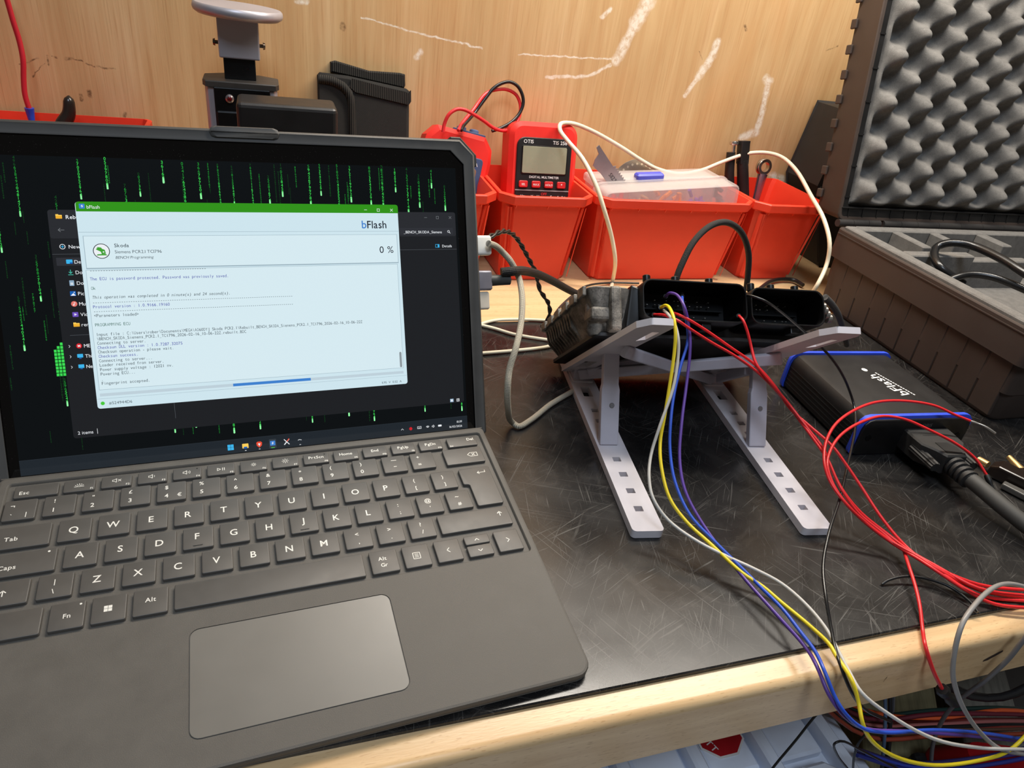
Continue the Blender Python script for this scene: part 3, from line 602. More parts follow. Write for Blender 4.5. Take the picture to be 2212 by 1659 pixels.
# ---------------------------------------------------------------- what the screen shows (flat lit picture, layers a few hundredths of a mm apart)
scr = MB(); rect(scr, 0, 274.3, -9.1, 173.8, -.02)
scr = scr.build('display', emit('wallpaper_black', (5, 10, 14)), tb)
E_ = lambda n, c, k=1: emit('screen_'+n, c, k)
eW, eGreen, eDark, eDark2, eDark3, eTxtW, eTxtG = E_('window', (206, 229, 238)), E_('title_green', (48, 146, 24)), E_('dark', (28, 30, 34)), E_('dark_head', (40, 42, 47)), E_('dark_bar', (46, 48, 54)), E_('white', (236, 240, 244)), E_('grey', (120, 124, 128))
eInk, eBlue, eGrn, eLine, eBar, eProg, eNavy = E_('ink', (62, 76, 84)), E_('blue_ink', (66, 70, 168)), E_('green_ink', (40, 98, 82)), E_('line', (150, 172, 184)), E_('bar', (190, 208, 218)), E_('progress', (62, 128, 206)), E_('black_ink', (24, 30, 44))
# falling green digits
gA, gB, gC, gD = E_('rain_dim', (14, 74, 28)), E_('rain_mid', (30, 150, 52)), E_('rain_lit', (60, 220, 84)), E_('rain_head', (150, 255, 170))
rain = MB(); rnd = random.Random(4)
heads = [(4, 120), (9, 64), (15, 140), (20, 92), (27, 30), (33, 128), (40, 66), (46, 150), (54, 15), (60, 156), (69, 140), (77, 152), (83, 8), (90, 160), (101, 138), (110, 151), (121, 145), (129, 147), (140, 143), (150, 148), (158, 153), (166, 6), (175, 147), (182, 154), (193, 144), (201, 150), (214, 148), (222, 146), (231, 157), (239, 142), (247, 147), (256, 160), (265, 145), (270, 4), (117, 4), (133, 5), (207, 3), (243, 6), (95, 10), (190, 8)]
for hx, hy in heads:
    n = rnd.randint(8, 22); sz = rnd.uniform(1.5, 2.1)
    for i in range(n):
        y = hy+i*sz*1.08
        if y > 172.5: break
        q = i/n; rain.mi = 3 if i == 0 else 2 if q < .5 else 1 if q < .8 else 0
        if i == 0: rect(rain, hx+.12*sz, hx+sz*.62, y-.2, y+sz*1.7, 0, .4)
        text(rain, rnd.choice('0123456789'), hx, y, sz*1.3, .003, mono=sz*.75)
for k in range(190):
    x = rnd.uniform(0, 272); y = rnd.uniform(-1, 160); sz = rnd.uniform(.7, 1.5); rain.mi = rnd.choice((0, 0, 0, 1))
    for i in range(rnd.randint(5, 20)):
        yy = y+i*sz*1.1
        if yy > 172.5: break
        if 46 < x < 232 and 30 < yy < 146: continue
        text(rain, rnd.choice('0123456789'), x, yy, sz*1.25, 0, mono=sz*.75)
for i in range(5):
    for j in range(14):
        rain.mi = 2; x = 24.0+i*1.7; y = 48+j*2.0
        if j < 11 and i > (j-8)*1.2: rect(rain, x, x+1.35, y, y+1.6)
rain.build('code_wallpaper', [gA, gB, gC, gD], scr)
def icon(b, kind, x, y, s=3.2):
    """small pictograms of the file list"""
    M_ = FM
    def c(k): b.mi = M_[k]
    if kind == 'folder': c('yellow'); rect(b, x-s/2, x+s/2, y-s*.36, y+s*.3, .02, .25); rect(b, x-s/2, x-s*.05, y+s*.2, y+s*.42, .02, .1); c('amber'); rect(b, x-s/2, x+s/2, y-s*.36, y+s*.12, .024, .2)
    if kind == 'desk': c('sky'); rect(b, x-s/2, x+s/2, y-s*.35, y+s*.4, .02, .3); c('blue'); rect(b, x+.1, x+s/2, y-s*.35, y-s*.1, .024, .1)
    if kind == 'down': c('teal'); stroke(b, [(x, y+1.4), (x, y-.6)], .35, .02); stroke(b, [(x-.8, y+.2), (x, y-.6), (x+.8, y+.2)], .35, .02); stroke(b, [(x-1.2, y-1.4), (x+1.2, y-1.4)], .35, .02)
    if kind == 'doc': c('steel'); rect(b, x-1.2, x+1.2, y-1.6, y+1.6, .02, .25); c('white'); rect(b, x-.7, x+.7, y-.3, y+.2, .024); rect(b, x-.7, x+.7, y-1, y-.6, .024)
    if kind == 'pic': c('blue'); rect(b, x-1.5, x+1.5, y-1.4, y+1.4, .02, .3); c('white'); b.add([(x-1.3, y-1.2, .024), (x+1.3, y-1.2, .024), (x+.2, y+.3, .024)], [(0, 1, 2)]); disc(b, x+.7, y+.7, .3, .024, 10)
    if kind == 'music': c('coral'); disc(b, x, y, 1.6, .02); c('white'); disc(b, x-.3, y-.6, .4, .024, 10); stroke(b, [(x+.05, y-.6), (x+.05, y+.8), (x+.7, y+.5)], .25, .024)
    if kind == 'video': c('violet'); rect(b, x-1.5, x+1.5, y-1.4, y+1.4, .02, .3); c('white'); b.add([(x-.5, y-.7, .024), (x+.8, y, .024), (x-.5, y+.7, .024)], [(0, 1, 2)])
    if kind == 'mega': c('redd'); disc(b, x, y, 1.5, .02); c('white'); text(b, 'M', x, y-.7, 2, .024, align='c', bold=1)
    if kind in ('pc', 'net'): c('sky'); rect(b, x-1.5, x+1.5, y-.8, y+1.3, .02, .2); c('blue'); rect(b, x-.6, x+.6, y-1.5, y-1, .02)
FK = ['panel', 'head', 'bar', 'white', 'grey', 'yellow', 'amber', 'sky', 'blue', 'teal', 'steel', 'coral', 'violet', 'redd', 'lgrey']
FM = {k: i for i, k in enumerate(FK)}
FMATS = [eDark, eDark2, eDark3, eTxtW, eTxtG, E_('yellow', (250, 206, 90)), E_('amber', (238, 176, 50)), E_('sky', (60, 180, 235)), E_('deepblue', (20, 96, 180)), E_('teal', (70, 190, 170)), E_('steel', (140, 170, 195)), E_('coral', (228, 120, 110)), E_('violet', (110, 80, 190)), E_('mega_red', (208, 30, 40)), E_('lgrey', (80, 84, 90))]
b = MB()
rect(b, 28.8, 272.6, 10.2, 143.9, .01, 1.6); b.mi = 1; rect(b, 28.9, 272.5, 127.6, 143.8, .013, 1.4)
b.mi = 2; rect(b, 200, 270.5, 128.6, 133.2, .016, .6); b.mi = 14; rect(b, 28.9, 272.5, 118.5, 118.7, .016); b.mi = 2; rect(b, 30.5, 60, 112, 116.6, .016, .4)
b.mi = 14; rect(b, 33, 44, 71.4, 71.6, .016); rect(b, 84.5, 84.7, 17, 112, .016)
icon(b, 'folder', 34.3, 140); b.mi = 3; text(b, 'Rebuilt', 37.6, 138.7, 3.1, .02, bold=1)
b.mi = 4; stroke(b, [(36.2, 132.4), (33.2, 132.4)], .25, .02); stroke(b, [(34.3, 133.4), (33.2, 132.4), (34.3, 131.4)], .25, .02)
b.mi = 3; stroke(b, arc(34.4, 122.9, 1.35, 0, 360, 14), .3, .02); b.mi = FM['sky']; stroke(b, [(33.7, 122.9), (35.1, 122.9)], .3, .02); stroke(b, [(34.4, 122.2), (34.4, 123.6)], .3, .02)
b.mi = 3; text(b, 'New', 37.4, 121.8, 3.0, .02)
for y, ic, s_ in ((114.2, 'desk', 'Desktop'), (108.1, 'down', 'Downloads'), (101.9, 'doc', 'Documents'), (95.8, 'pic', 'Pictures'), (89.8, 'music', 'Music'), (83.6, 'video', 'Videos'), (77.6, 'folder', 'rename'), (65.1, 'mega', 'MEGA'), (59, 'pc', 'This PC'), (52.8, 'net', 'Network')):
    icon(b, ic, 37.0, y); b.mi = 3; text(b, s_[:4], 39.4, y-1.1, 2.9, .02)
    if y < 70: stroke(b, [(31.8, y+.7), (32.4, y), (31.8, y-.7)], .2, .02)
b.mi = 3; text(b, '2 items', 31.1, 12.3, 2.7, .02); rect(b, 41.4, 41.6, 11.8, 15, .02)
b.mi = 4; stroke(b, [(250.5, 140.2), (252.3, 140.2)], .22, .02); stroke(b, [(258.9, 139.4), (260.5, 139.4), (260.5, 141.1), (258.9, 141.1), (258.9, 139.4)], .2, .02); stroke(b, [(268, 139.5), (269.6, 141.1)], .22, .02); stroke(b, [(268, 141.1), (269.6, 139.5)], .22, .02)
b.mi = 3; text(b, '_BENCH_SKODA_Siemens', 262.5, 129.6, 2.5, .02, align='r', sx=.93); stroke(b, arc(267.2, 130.8, .7, 0, 360, 10), .25, .02); stroke(b, [(267.7, 130.3), (268.4, 129.6)], .3, .02)
text(b, 'Details', 262.0, 120, 2.5, .02); b.mi = FM['sky']; stroke(b, [(257.4, 120), (260, 120), (260, 122), (257.4, 122), (257.4, 120)], .25, .02); rect(b, 258.9, 260, 120, 122, .022)
b.mi = FM['steel']; rect(b, 262.2, 264.8, 10.9, 13.3, .02, .2); b.mi = 3; rect(b, 262.8, 264.2, 11.4, 12.8, .022); stroke(b, [(267.2, 11.2), (269, 11.2), (269, 12.9), (267.2, 12.9), (267.2, 11.2)], .3, .02); rect(b, 267.8, 268.5, 11.8, 12.4, .022)
b.build('file_window', FMATS, scr)
# program window
b = MB(); WM = [eW, eGreen, eLine, eBar, eProg, eTxtW, eNavy, eInk, E_('badge_green', (64, 160, 50)), E_('scroll', (140, 150, 156)), E_('panel', (214, 234, 241)), E_('status_green', (70, 200, 60))]
rect(b, 43.0, 232.2, 26.8, 148.4, .03, 1.6)
b.mi = 1; p_ = rrect(43.3, 232.4, 143.0, 148.6, (.05, .05, 1.6, 1.6)); b.add([(x, y, .034) for x, y in p_], [tuple(range(len(p_)))])
b.mi = 4; rect(b, 45.0, 47.9, 144.6, 147.4, .038, .3); b.mi = 5; b.add([(46.7, 147, .04), (45.8, 145.9, .04), (46.5, 145.9, .04), (46.3, 145.0, .04), (47.2, 146.2, .04), (46.6, 146.2, .04)], [(0, 1, 2, 5), (2, 3, 4, 5)])
text(b, 'bFlash', 48.7, 144.6, 2.8, .038); stroke(b, [(209.8, 145.1), (211.5, 145.1)], .25, .038); stroke(b, [(218.3, 144.2), (219.9, 144.2), (219.9, 145.8), (218.3, 145.8), (218.3, 144.2)], .25, .038); stroke(b, [(227.2, 144.2), (228.8, 145.8)], .25, .038); stroke(b, [(227.2, 145.8), (228.8, 144.2)], .25, .038)
b.mi = 2; rect(b, 43.3, 232.0, 131.0, 131.2, .036); rect(b, 43.3, 232.0, 32.6, 32.75, .036)
rect(b, 45.2, 230.8, 109.8, 129.0, .036); b.mi = 10; rect(b, 45.5, 230.5, 110.4, 128.8, .038)
b.mi = 2; rect(b, 44.8, 230.0, 38.0, 109.2, .036); b.mi = 10; rect(b, 45.0, 229.8, 38.2, 109.0, .038)
b.mi = 3; rect(b, 44.9, 229.8, 34.1, 35.9, .036); b.mi = 4; rect(b, 119.5, 167.5, 34.1, 35.9, .038); b.mi = 9; rect(b, 227.6, 229.1, 38.6, 49.2, .042, .7)
b.mi = 11; disc(b, 45.9, 29.9, 1.1, .036)
# round badge with a winged arrow
b.mi = 6; disc(b, 54.0, 120.1, 4.4, .042, 32); b.mi = 5; disc(b, 54.0, 120.1, 4.0, .044, 32); b.mi = 8
for i in range(4): b.add([(51.0+.25*i, 121.2+.45*i, .046), (52.6+.45*i, 121.6+.2*i, .046), (55.6, 119.6, .046), (55.2, 118.9, .046)], [(0, 3, 2, 1)])
b.add([(54.6, 121.4, .047), (55.8, 120.8, .047), (56.2, 118.6, .047), (54.0, 118.4, .047), (53.6, 119.8, .047)], [(0, 4, 3, 2, 1)]); b.add([(51.2, 117.6, .047), (57.0, 117.6, .047), (56.0, 118.5, .047), (51.8, 118.3, .047)], [(0, 1, 2, 3)]); b.mi = 5; disc(b, 55.0, 119.6, .42, .049, 10)
b.mi = 4; text(b, 'b', 207.2, 133.1, 7.2, .042, bold=1); b.mi = 6; text(b, 'Flash', 210.8, 133.1, 7.0, .042, bold=1, sx=.93)
b.mi = 7; text(b, 'Skoda', 60.8, 122.3, 3.0, .042, bold=1); text(b, 'Siemens PCR2.1 TC1796', 60.8, 118.7, 2.65, .042, sx=.98); text(b, 'BENCH Programming', 60.9, 115.5, 2.3, .042, ital=.2, sx=.98)
b.mi = 6; text(b, '0 %', 228, 116.7, 6.4, .042, align='r'); b.mi = 7; text(b, '#524944D6', 49.1, 28.9, 2.5, .036); text(b, '11.95  V  0.52  A', 228.2, 28.1, 2.1, .036, align='r')
b.build('program_window', WM, scr)
b = MB(); CW_ = 1.249
LOG = [(104.0, 1, 'The ECU is password protected. Password was previously saved.'), (98.5, 2, 'Ok'), (93.2, 3, 'This operation was completed in 0 minute(s) and 24 second(s).'), (90.2, 0, '-'*91), (87.6, 1, 'Protocol version : 1.0.9166.19160'), (85.0, 0, '-'*91), (82.4, 0, '<Parameters loaded>'), (76.9, 2, 'PROGRAMMING ECU'), (71.2, 0, 'Input file : C:\\Users\\rober\\Documents\\MEGA\\AO60DYJ Skoda PCR2.1\\Rebuilt_BENCH_SKODA_Siemens_PCR2.1_TC1796_2026-02-16_10-06-22Z'),
       (68.6, 0, '\\BENCH_SKODA_Siemens_PCR2.1_TC1796_2026-02-16_10-06-22Z.rebuilt.BDC'), (66.0, 0, 'Connecting to server.'), (63.4, 1, 'Checksum DLL version : 1.0.7287.32075'), (60.8, 0, 'Checksum operation - please wait.'), (58.2, 1, 'Checksum success.'), (55.5, 0, 'Connecting to server...'), (52.9, 0, 'Loader received from server.'), (50.2, 0, 'Power supply voltage : 12021 mv.'), (47.5, 0, 'Powering ECU...'), (44.4, 0, '.'), (41.9, 0, 'Fingerprint accepted.')]
for y, k, s_ in LOG:
    b.mi = {0: 0, 1: 1, 2: 2, 3: 0}[k]; text(b, s_, 46.4, y-.85, 2.6, .044, mono=CW_, ital=.2 if k == 3 else 0)
b.mi = 0; rect(b, 47, 110, 108.5, 108.9, .044) if False else None
for i in range(46): b.mi = 0; rect(b, 47+i*1.25*1.1, 47.8+i*1.25*1.1, 108.55, 108.8, .044)
b.build('log_text', [eInk, eBlue, eGrn], scr)
# task bar
b = MB(); TMATS = [E_('taskbar', (30, 37, 44)), eTxtW, FMATS[7], FMATS[5], FMATS[8], E_('orange_red', (232, 76, 52)), eProg, E_('line_green', (80, 200, 70)), FMATS[13], E_('bar_hi', (52, 60, 68))]
rect(b, 0, 274.3, -9.1, 0, .01); b.mi = 9; rect(b, 0, 274.3, -.12, 0, .012)
b.mi = 2; [rect(b, x, x+1.75, y, y+1.75, .016, .12) for x in (112.9, 114.8) for y in (-6.9, -5.0)]
b.mi = 3; rect(b, 121.7, 125.5, -6.6, -3.6, .016, .3); b.mi = 4; rect(b, 122.5, 124.7, -6.8, -5.6, .018, .4)
b.mi = 5; b.add([(x, y, .016) for x, y in [(132.1, -7.2), (133.6, -5.8), (133.9, -4), (133.2, -3.2), (131.0, -3.2), (130.3, -4), (130.6, -5.8)]], [tuple(range(7))]); b.mi = 1; b.add([(132.1, -6.2, .018), (132.9, -4.4, .018), (131.3, -4.4, .018)], [(0, 1, 2)])
b.mi = 9; rect(b, 138.2, 142.6, -8.4, -2.4, .013, .4); b.mi = 6; rect(b, 138.8, 142.0, -6.7, -3.6, .016, .2); b.mi = 1; b.add([(140.8, -4.0, .018), (139.7, -5.3, .018), (140.3, -5.3, .018), (140.0, -6.3, .018), (141.1, -4.9, .018), (140.5, -4.9, .018)], [(0, 1, 2, 5), (2, 3, 4, 5)]); b.mi = 7; rect(b, 139.3, 141.5, -8.3, -7.9, .018, .1)
b.mi = 1; stroke(b, [(147.7, -6.9), (150.7, -3.6)], .6, .016); b.mi = 5; stroke(b, [(149.4, -4.9), (150.7, -3.4)], .6, .018); b.mi = 1; stroke(b, [(147.7, -3.6), (150.7, -6.9)], .5, .018)
stroke(b, [(156.4, -5.0), (157.2, -4.6), (158.6, -5.0)], .3, .016)
for x in (123.6, 132.1, 157.6): rect(b, x-.5, x+.5, -8.2, -7.9, .018, .1)
text(b, '10:39', 270.3, -4.4, 2.1, .016, align='r'); text(b, '16/02/2026', 270.3, -7.6, 2.1, .016, align='r')
stroke(b, [(225.8, -5.5), (226.6, -4.7), (227.4, -5.5)], .25, .016); b.mi = 8; disc(b, 232.6, -5.2, 1.1, .016); b.mi = 1
stroke(b, [(237.5, -5.8), (240.1, -5.8), (240.1, -4.3), (237.5, -4.3), (237.5, -5.8)], .25, .016); stroke(b, [(238.2, -5.2), (239.4, -5.2)], .25, .016)
for r in (.5, 1.0, 1.5): stroke(b, arc(244.8, -6.0, r, 45, 135, 5), .25, .016)
stroke(b, [(248.0, -5.5), (248.5, -5.5), (249.1, -6), (249.1, -4.2), (248.5, -4.8), (248.0, -4.8), (248.0, -5.5)], .22, .016); stroke(b, arc(249.1, -5.1, .6, -45, 45, 4), .22, .016); rect(b, 252.4, 255, -5.8, -4.5, .016, .4)
b.build('task_bar', TMATS, scr)
# ---------------------------------------------------------------- laptop stand; plane frames: s runs back along a rail, t sideways
RD = Vector((.144, .9896, 0)).normalized(); NX = Vector((RD.y, -RD.x, 0))
def frame_at(x, y): return Matrix(((NX.x, RD.x, 0, x*S), (NX.y, RD.y, 0, y*S), (0, 0, 1, 0), (0, 0, 0, 1)))
stand = thing('laptop_stand', 'white plastic folding laptop stand with slotted rails holding the engine computer', 'stand', M=frame_at(221, 292))
wpl = mat('stand_plastic', (222, 216, 220), .45, 0, .45, vary=.05, scale=30)
wpl2 = mat('stand_plastic_arm', (200, 195, 204), .5, 0, .4, vary=.05, scale=30)
SEP = 122.8
def holed(b, outer, holes, z0, z1):
    bm = bmesh.new(); ed = []
    for L in [outer]+holes:
        vs = [bm.verts.new((x, y, 0)) for x, y in L]; ed += [bm.edges.new((vs[i], vs[(i+1) % len(vs)])) for i in range(len(vs))]
    bmesh.ops.triangle_fill(bm, use_beauty=True, use_dissolve=False, edges=ed); bm.verts.index_update()
    V2 = [tuple(v.co)[:2] for v in bm.verts]; F2 = []
    for f_ in bm.faces:
        q = [v.index for v in f_.verts]; a, c, d = (Vector(V2[i]) for i in q)
        F2.append(tuple(q) if (c-a).cross(d-a) > 0 else tuple(reversed(q)))
    bm.free()
    b.add([(x, y, z1) for x, y in V2], F2); b.add([(x, y, z0) for x, y in V2], [tuple(reversed(f)) for f in F2])
    for k, L in enumerate([outer]+holes):
        b.rings([[(x, y, z0) for x, y in L], [(x, y, z1) for x, y in L]], False, False)
AN = math.radians(39.5)
for side in (0, 1):
    x = side*SEP
    holes = [[(x-3.4, s-2.6), (x-3.4, s+2.6), (x+2.6, s+2.6), (x+2.6, s-2.6)] for s in (17.5, 36, 54, 71.5, 106.5, 121, 136)]
    holes.append([(x-4.6, 157), (x-4.6, 172), (x+3.4, 172), (x+3.4, 157)])
    b = MB(); holed(b, rrect(x-11, x+11, -4, 228, 3), holes, .4, 6.4)
    b.build('rail', wpl, stand, 30, bevel=.7)
    b = MB(); b.prism(rrect(x-9.4, x+9.4, 179, 206, 2), 6.0, 7.6); b.build('hinge_plate', wpl, stand, 30, bevel=.5)
    b = MB(); b.prism(rrect(x-8.5, x+6.5, 183, 197, 2), 7.0, 19.5); b.build('hinge_block', wpl2, stand, 30, bevel=1)
    # strut from rail notch up to the arm
    L = Vector((0, 128-90, 71-7)); ang = math.atan2(L.y, L.z)
    b = MB(); b.M = Matrix.Translation((x-2, 90, 6)) @ Matrix.Rotation(-ang, 4, 'X')
    h = L.length+4
    P = [(-7.2, 0), (7.2, 0), (7.2, 42), (6.2, 46), (6.2, h), (-6.2, h), (-6.2, 46), (-7.2, 42)]
    b.add([(px, -3, pz) for px, pz in P]+[(px, 3, pz) for px, pz in P], [tuple(range(8)), tuple(range(15, 7, -1))]+[(j, j+8, (j+1) % 8+8, (j+1) % 8) for j in range(8)])
    b.build('strut', wpl2, stand, bevel=.8)
    b = MB(); b.M = Matrix.Translation((x-2, 90, 6)) @ Matrix.Rotation(-ang, 4, 'X'); b.lathe([(.2, -3.9), (1.6, -3.9), (2, -3.5), (2, -2)], 14, 'y', (1, 0, 30)); b.build('rivet', mat('rivet', (150, 148, 150), .35, .6), stand, 40)
    # sloping arm
    A = Matrix.Translation((x, 190, 14)) @ Matrix.Rotation(math.pi-AN, 4, 'X')     # local y runs up the arm, local z points below it
    cx = -6 if side == 0 else 0
    b = MB(); b.M = A
    aw = 11.5 if side == 0 else 13
    holed(b, [(cx-aw, -4), (cx+aw, -4), (cx+aw, 180), (cx+aw-3, 187), (cx-aw+6, 187), (cx-aw, 176)], [[(cx+3, 136), (cx+3, 166), (cx+8, 166), (cx+8, 142)], [(cx-6, 20), (cx-6, 50), (cx+4, 50), (cx+4, 20)]], -2.2, 2.2)
    b.build('arm', wpl, stand, bevel=.9)
    b = MB(); b.M = A; b.box(cx-3, cx+7, 170, 182, -3.4, -2); b.build('rubber_pad', mat('pad', (190, 186, 182), .7), stand, bevel=.8)
def bar(p, q, w, h, name, m=None):
    p = Vector(p); q = Vector(q); d = (q-p).normalized(); u = Vector((0, 0, 1)); s_ = d.cross(u).normalized(); u = s_.cross(d)
    b = MB()
    b.rings([[tuple(c+s_*a*w/2+u*e*h/2) for a, e in ((-1, -1), (1, -1), (1, 1), (-1, 1))] for c in (p, q)])
    return b.build(name, m or wpl2, stand, bevel=1)
def armp(side, along, below=0):
    c, sn = math.cos(AN), math.sin(AN)
    return Vector((side*SEP-4, 190-along*c-below*sn, 14+along*sn-below*c))
bar(armp(0, 118, 6), armp(1, 6, 7), 5, 9, 'cross_bar'); bar(armp(0, 6, 6), armp(1, 118, 7), 5, 9, 'cross_bar')
bar(armp(0, 14, 9)+Vector((4, 0, 4)), armp(0, 60, 14)+Vector((58, 36, -2)), 4, 7, 'link_bar'); bar(armp(1, 14, 9)+Vector((2, 0, 2)), armp(1, 72, 9)+Vector((-2, 0, 0)), 5, 8, 'link_bar')

# ---------------------------------------------------------------- engine control unit; local frame a across, b up the slope, h out of the arms
cA, sA = math.cos(AN), math.sin(AN)
O_ = Vector((221, 292, 0))+RD*190+Vector((0, 0, 18)); E2 = Vector((-RD.x*cA, -RD.y*cA, sA)); E3 = Vector((RD.x*sA, RD.y*sA, cA))
EM = Matrix(((NX.x, E2.x, E3.x, O_.x*S), (NX.y, E2.y, E3.y, O_.y*S), (NX.z, E2.z, E3.z, O_.z*S), (0, 0, 0, 1)))
ecu = thing('engine_control_unit', 'dirty cast metal engine control unit with two open black connectors', 'control unit', M=EM)
def cast():
    m, t = base('cast_alloy', (120, 116, 108), .6, .15, .5)
    v = t.coord(); n = t.noise(v, 45, 5, .7); n2 = t.noise(v, 700, 3, .7); n3 = t.noise(v, 18, 4, .6, 1)
    col = t.ramp(n, [(.35, lin((70, 66, 61))), (.55, lin((134, 128, 119))), (.72, lin((196, 189, 177)))])
    col = t.mix(t.ramp(n2, [(.54, 0), (.68, .65)]), col, lin((40, 37, 34)))
    col = t.mix(t.ramp(n3, [(.55, 0), (.7, .5)]), col, lin((196, 188, 172)))
    t.link(col, t.b.inputs['Base Color']); t.bump(n2, .5, .0006); return m
alu = cast(); plate = mat('ecu_plate', (58, 56, 55), .55, .5, .5, vary=.5, scale=25, bump=.3, fscale=300)
BT = 4.0
# base plate resting on the arms, cast tray above it
b = MB(); b.prism(rrect(-22, 158, -22, 104, 6), BT, BT+3, .6); b.build('base_plate', plate, ecu, 30)
b = MB()
b.rings([[(x, y, BT+3) for x, y in rrect(-16, 152, -18, 86, 6)], [(x, y, BT+22) for x, y in rrect(-26, 160, -24, 87, 8)], [(x, y, BT+29) for x, y in rrect(-29, 163, -26, 88, 8)]])
b.build('housing', alu, ecu, 35)
b = MB(); b.prism(rrect(-31, 165, -28, 88, 9), BT+29, BT+33, 1.2); b.build('top_rim', alu, ecu, 30)
b = MB(); b.rings([[(x, y, z) for x, y in L] for z, L in ((BT+3, rrect(-14, 4, 78, 104, 4)), (BT+20, rrect(-25, 4, 78, 110, 5)), (BT+29, rrect(-28, 4, 78, 113, 6)), (BT+33, rrect(-29.5, 3, 78, 115, 7)), (BT+34, rrect(-28.5, 2, 79, 114, 7)))]); b.build('front_corner', alu, ecu, 35)
for i in range(11):
    y = -16+i*7.2
    b = MB(); b.rings([[(x, y+dy, z) for x, z in ((-15.5, BT+3.5), (-10, BT+3.5), (-10, BT+26), (-28.6, BT+27), (-26.6, BT+16))] for dy in (-1.3, 1.3)]); b.build('fin', alu, ecu, bevel=.4)
for (x, y, r, z0, z1) in ((-20, 98, 7, 5, 31), (-8, 106, 6.5, 14, 36), (0, 100, 5, 6, 33)):
    b = MB(); b.lathe([(r*.7, z0), (r, z0+4), (r, z1-3), (r*.75, z1), (.2, z1)], 16, 'z', (x, y, 0)); b.build('boss', alu, ecu, 40)
b = MB(); b.box(-27, -11, 92, 112, BT+10, BT+20); b.build('clip_lug', alu, ecu, bevel=2.5)
b = MB(); b.box(-14, -6, 104, 118, BT+2, BT+34); b.build('corner_rib', alu, ecu, bevel=2)
for i in range(6):
    b = MB(); b.box(-32.4, -29.5, -20+i*23, -6+i*23, BT+28, BT+35); b.build('rim_tab', alu, ecu, bevel=.8)
cpl = mat('connector_plastic', (15, 15, 16), .34, 0, .45, vary=.1); cin = mat('connector_inside_shade', (6, 6, 7), .5, 0, .25, vary=.1)  # cin: darker copy of the shell plastic, cavity shade put into its colour
pinm = mat('pin_metal', (200, 196, 188), .3, .9)
def connector(a0, a1, h0, h1, nm):
    """open socket: shell walls, deep floor, rows of pins; opening looks up the slope"""
    ou = rrect(a0, a1, h0, h1, 7.5); inn = rrect(a0+1.4, a1-1.4, h0+1.4, h1-1.4, 6.3)
    def P(L, y): return [(x, y, z) for x, z in L]
    b = MB(); b.rings([P(ou, 90), P(ou, 124.4), P(inset(ou, .4), 125), P(inset(inn, -.3), 125), P(inn, 124.4)], True, False)
    c = b.build('connector', cpl, ecu, 35)
    w = a1-a0
    b = MB(); b.rings([P(inn, 124.4), P(inset(inn, .5), 92)], False, True); b.build('socket_well', cin, c, 35)
    b = MB(); b.box(a0+6, a1-6, 92.1, 98, (h0+h1)/2-.4, (h0+h1)/2+.4); b.build('divider_rib', cin, c)
    q = MB(); n = int((w-22)/3.1)
    for r in (h0+6.5, h0+10, h0+18.5, h0+22):
        for i in range(n):
            if (i*7+int(r)*3) % 11 > 4: continue
            x = a0+12+i*3.1
            q.box(x-.5, x+.5, 92.1, 96, r-.22, r+.22)
    q = q.build('contact_pins', pinm, c); q['kind'] = 'stuff'
    for i, fx in enumerate((.08, .35, .68)):
        x = a0+w*fx; k = MB(); k.lathe([(2.6, 0), (2.8, 1), (2.8, 5), (2.2, 5.6), (.2, 5.6)], 14, 'z', (x, 117, h1-1)); k.build('boss_peg', cpl, c, 40)
    x = a0+w*.62; k = MB(); k.box(x-3.6, x+3.6, 112, 121, h0-5, h0+.4); k.build('latch_tab', cpl, c, bevel=.5)
    return c
connector(6.6, 87.4, 12.6, 42.4, 'large'); connector(90.0, 150.2, 12.8, 40.6, 'small')
b = MB(); b.rings([[(x, y, z) for x, z in ((-3, 8), (8, 9), (8, 38), (2, 40))] for y in (95, 116)]); b.build('connector_shoulder', cpl, ecu, bevel=1.5)
b = MB(); b.box(-6, 156, 78, 90, BT+3, 41); b.build('connector_backing', cpl, ecu, bevel=2)
for i in range(4):
    k = MB(); k.lathe([(3.4, 0), (3.4, 3.2), (2.9, 3.6), (.2, 3.6)], 16, 'x', (151+.2*i+i*2.4, 118-i*1.4, 30-i*2.6)); k.build('hose_ring', mat('ring_metal', (160, 156, 150), .3, .8), ecu, 40)
# ---------------------------------------------------------------- wires and cables
def braid(name, c1, c2):
    m, t = base(name, c1, .6, 0, .35)
    uv = t.n.new('ShaderNodeTexCoord').outputs['UV']
    sep = t.n.new('ShaderNodeSeparateXYZ'); t.link(uv, sep.inputs[0])
    u = t.math('MULTIPLY', sep.outputs[0], 2*math.pi*9); v = t.math('MULTIPLY', sep.outputs[1], 3.4)
    a = t.math('SINE', t.math('ADD', u, v), 0); c = t.math('SINE', t.math('SUBTRACT', u, v), 0)
    h = t.math('MULTIPLY', a, c); r = t.ramp(t.math('ADD', t.math('MULTIPLY', h, .5), .5), [(.35, 0), (.6, 1)])
    t.link(t.mix(r, lin(c1), lin(c2)), t.b.inputs['Base Color']); t.bump(h, .6, .0004); _mats[name] = m; return m
def pvc(name, c, rough=.38): return mat(name, c, rough, 0, .5, vary=.05, scale=25)
pins = mat('sleeve_black', (20, 20, 20), .45)
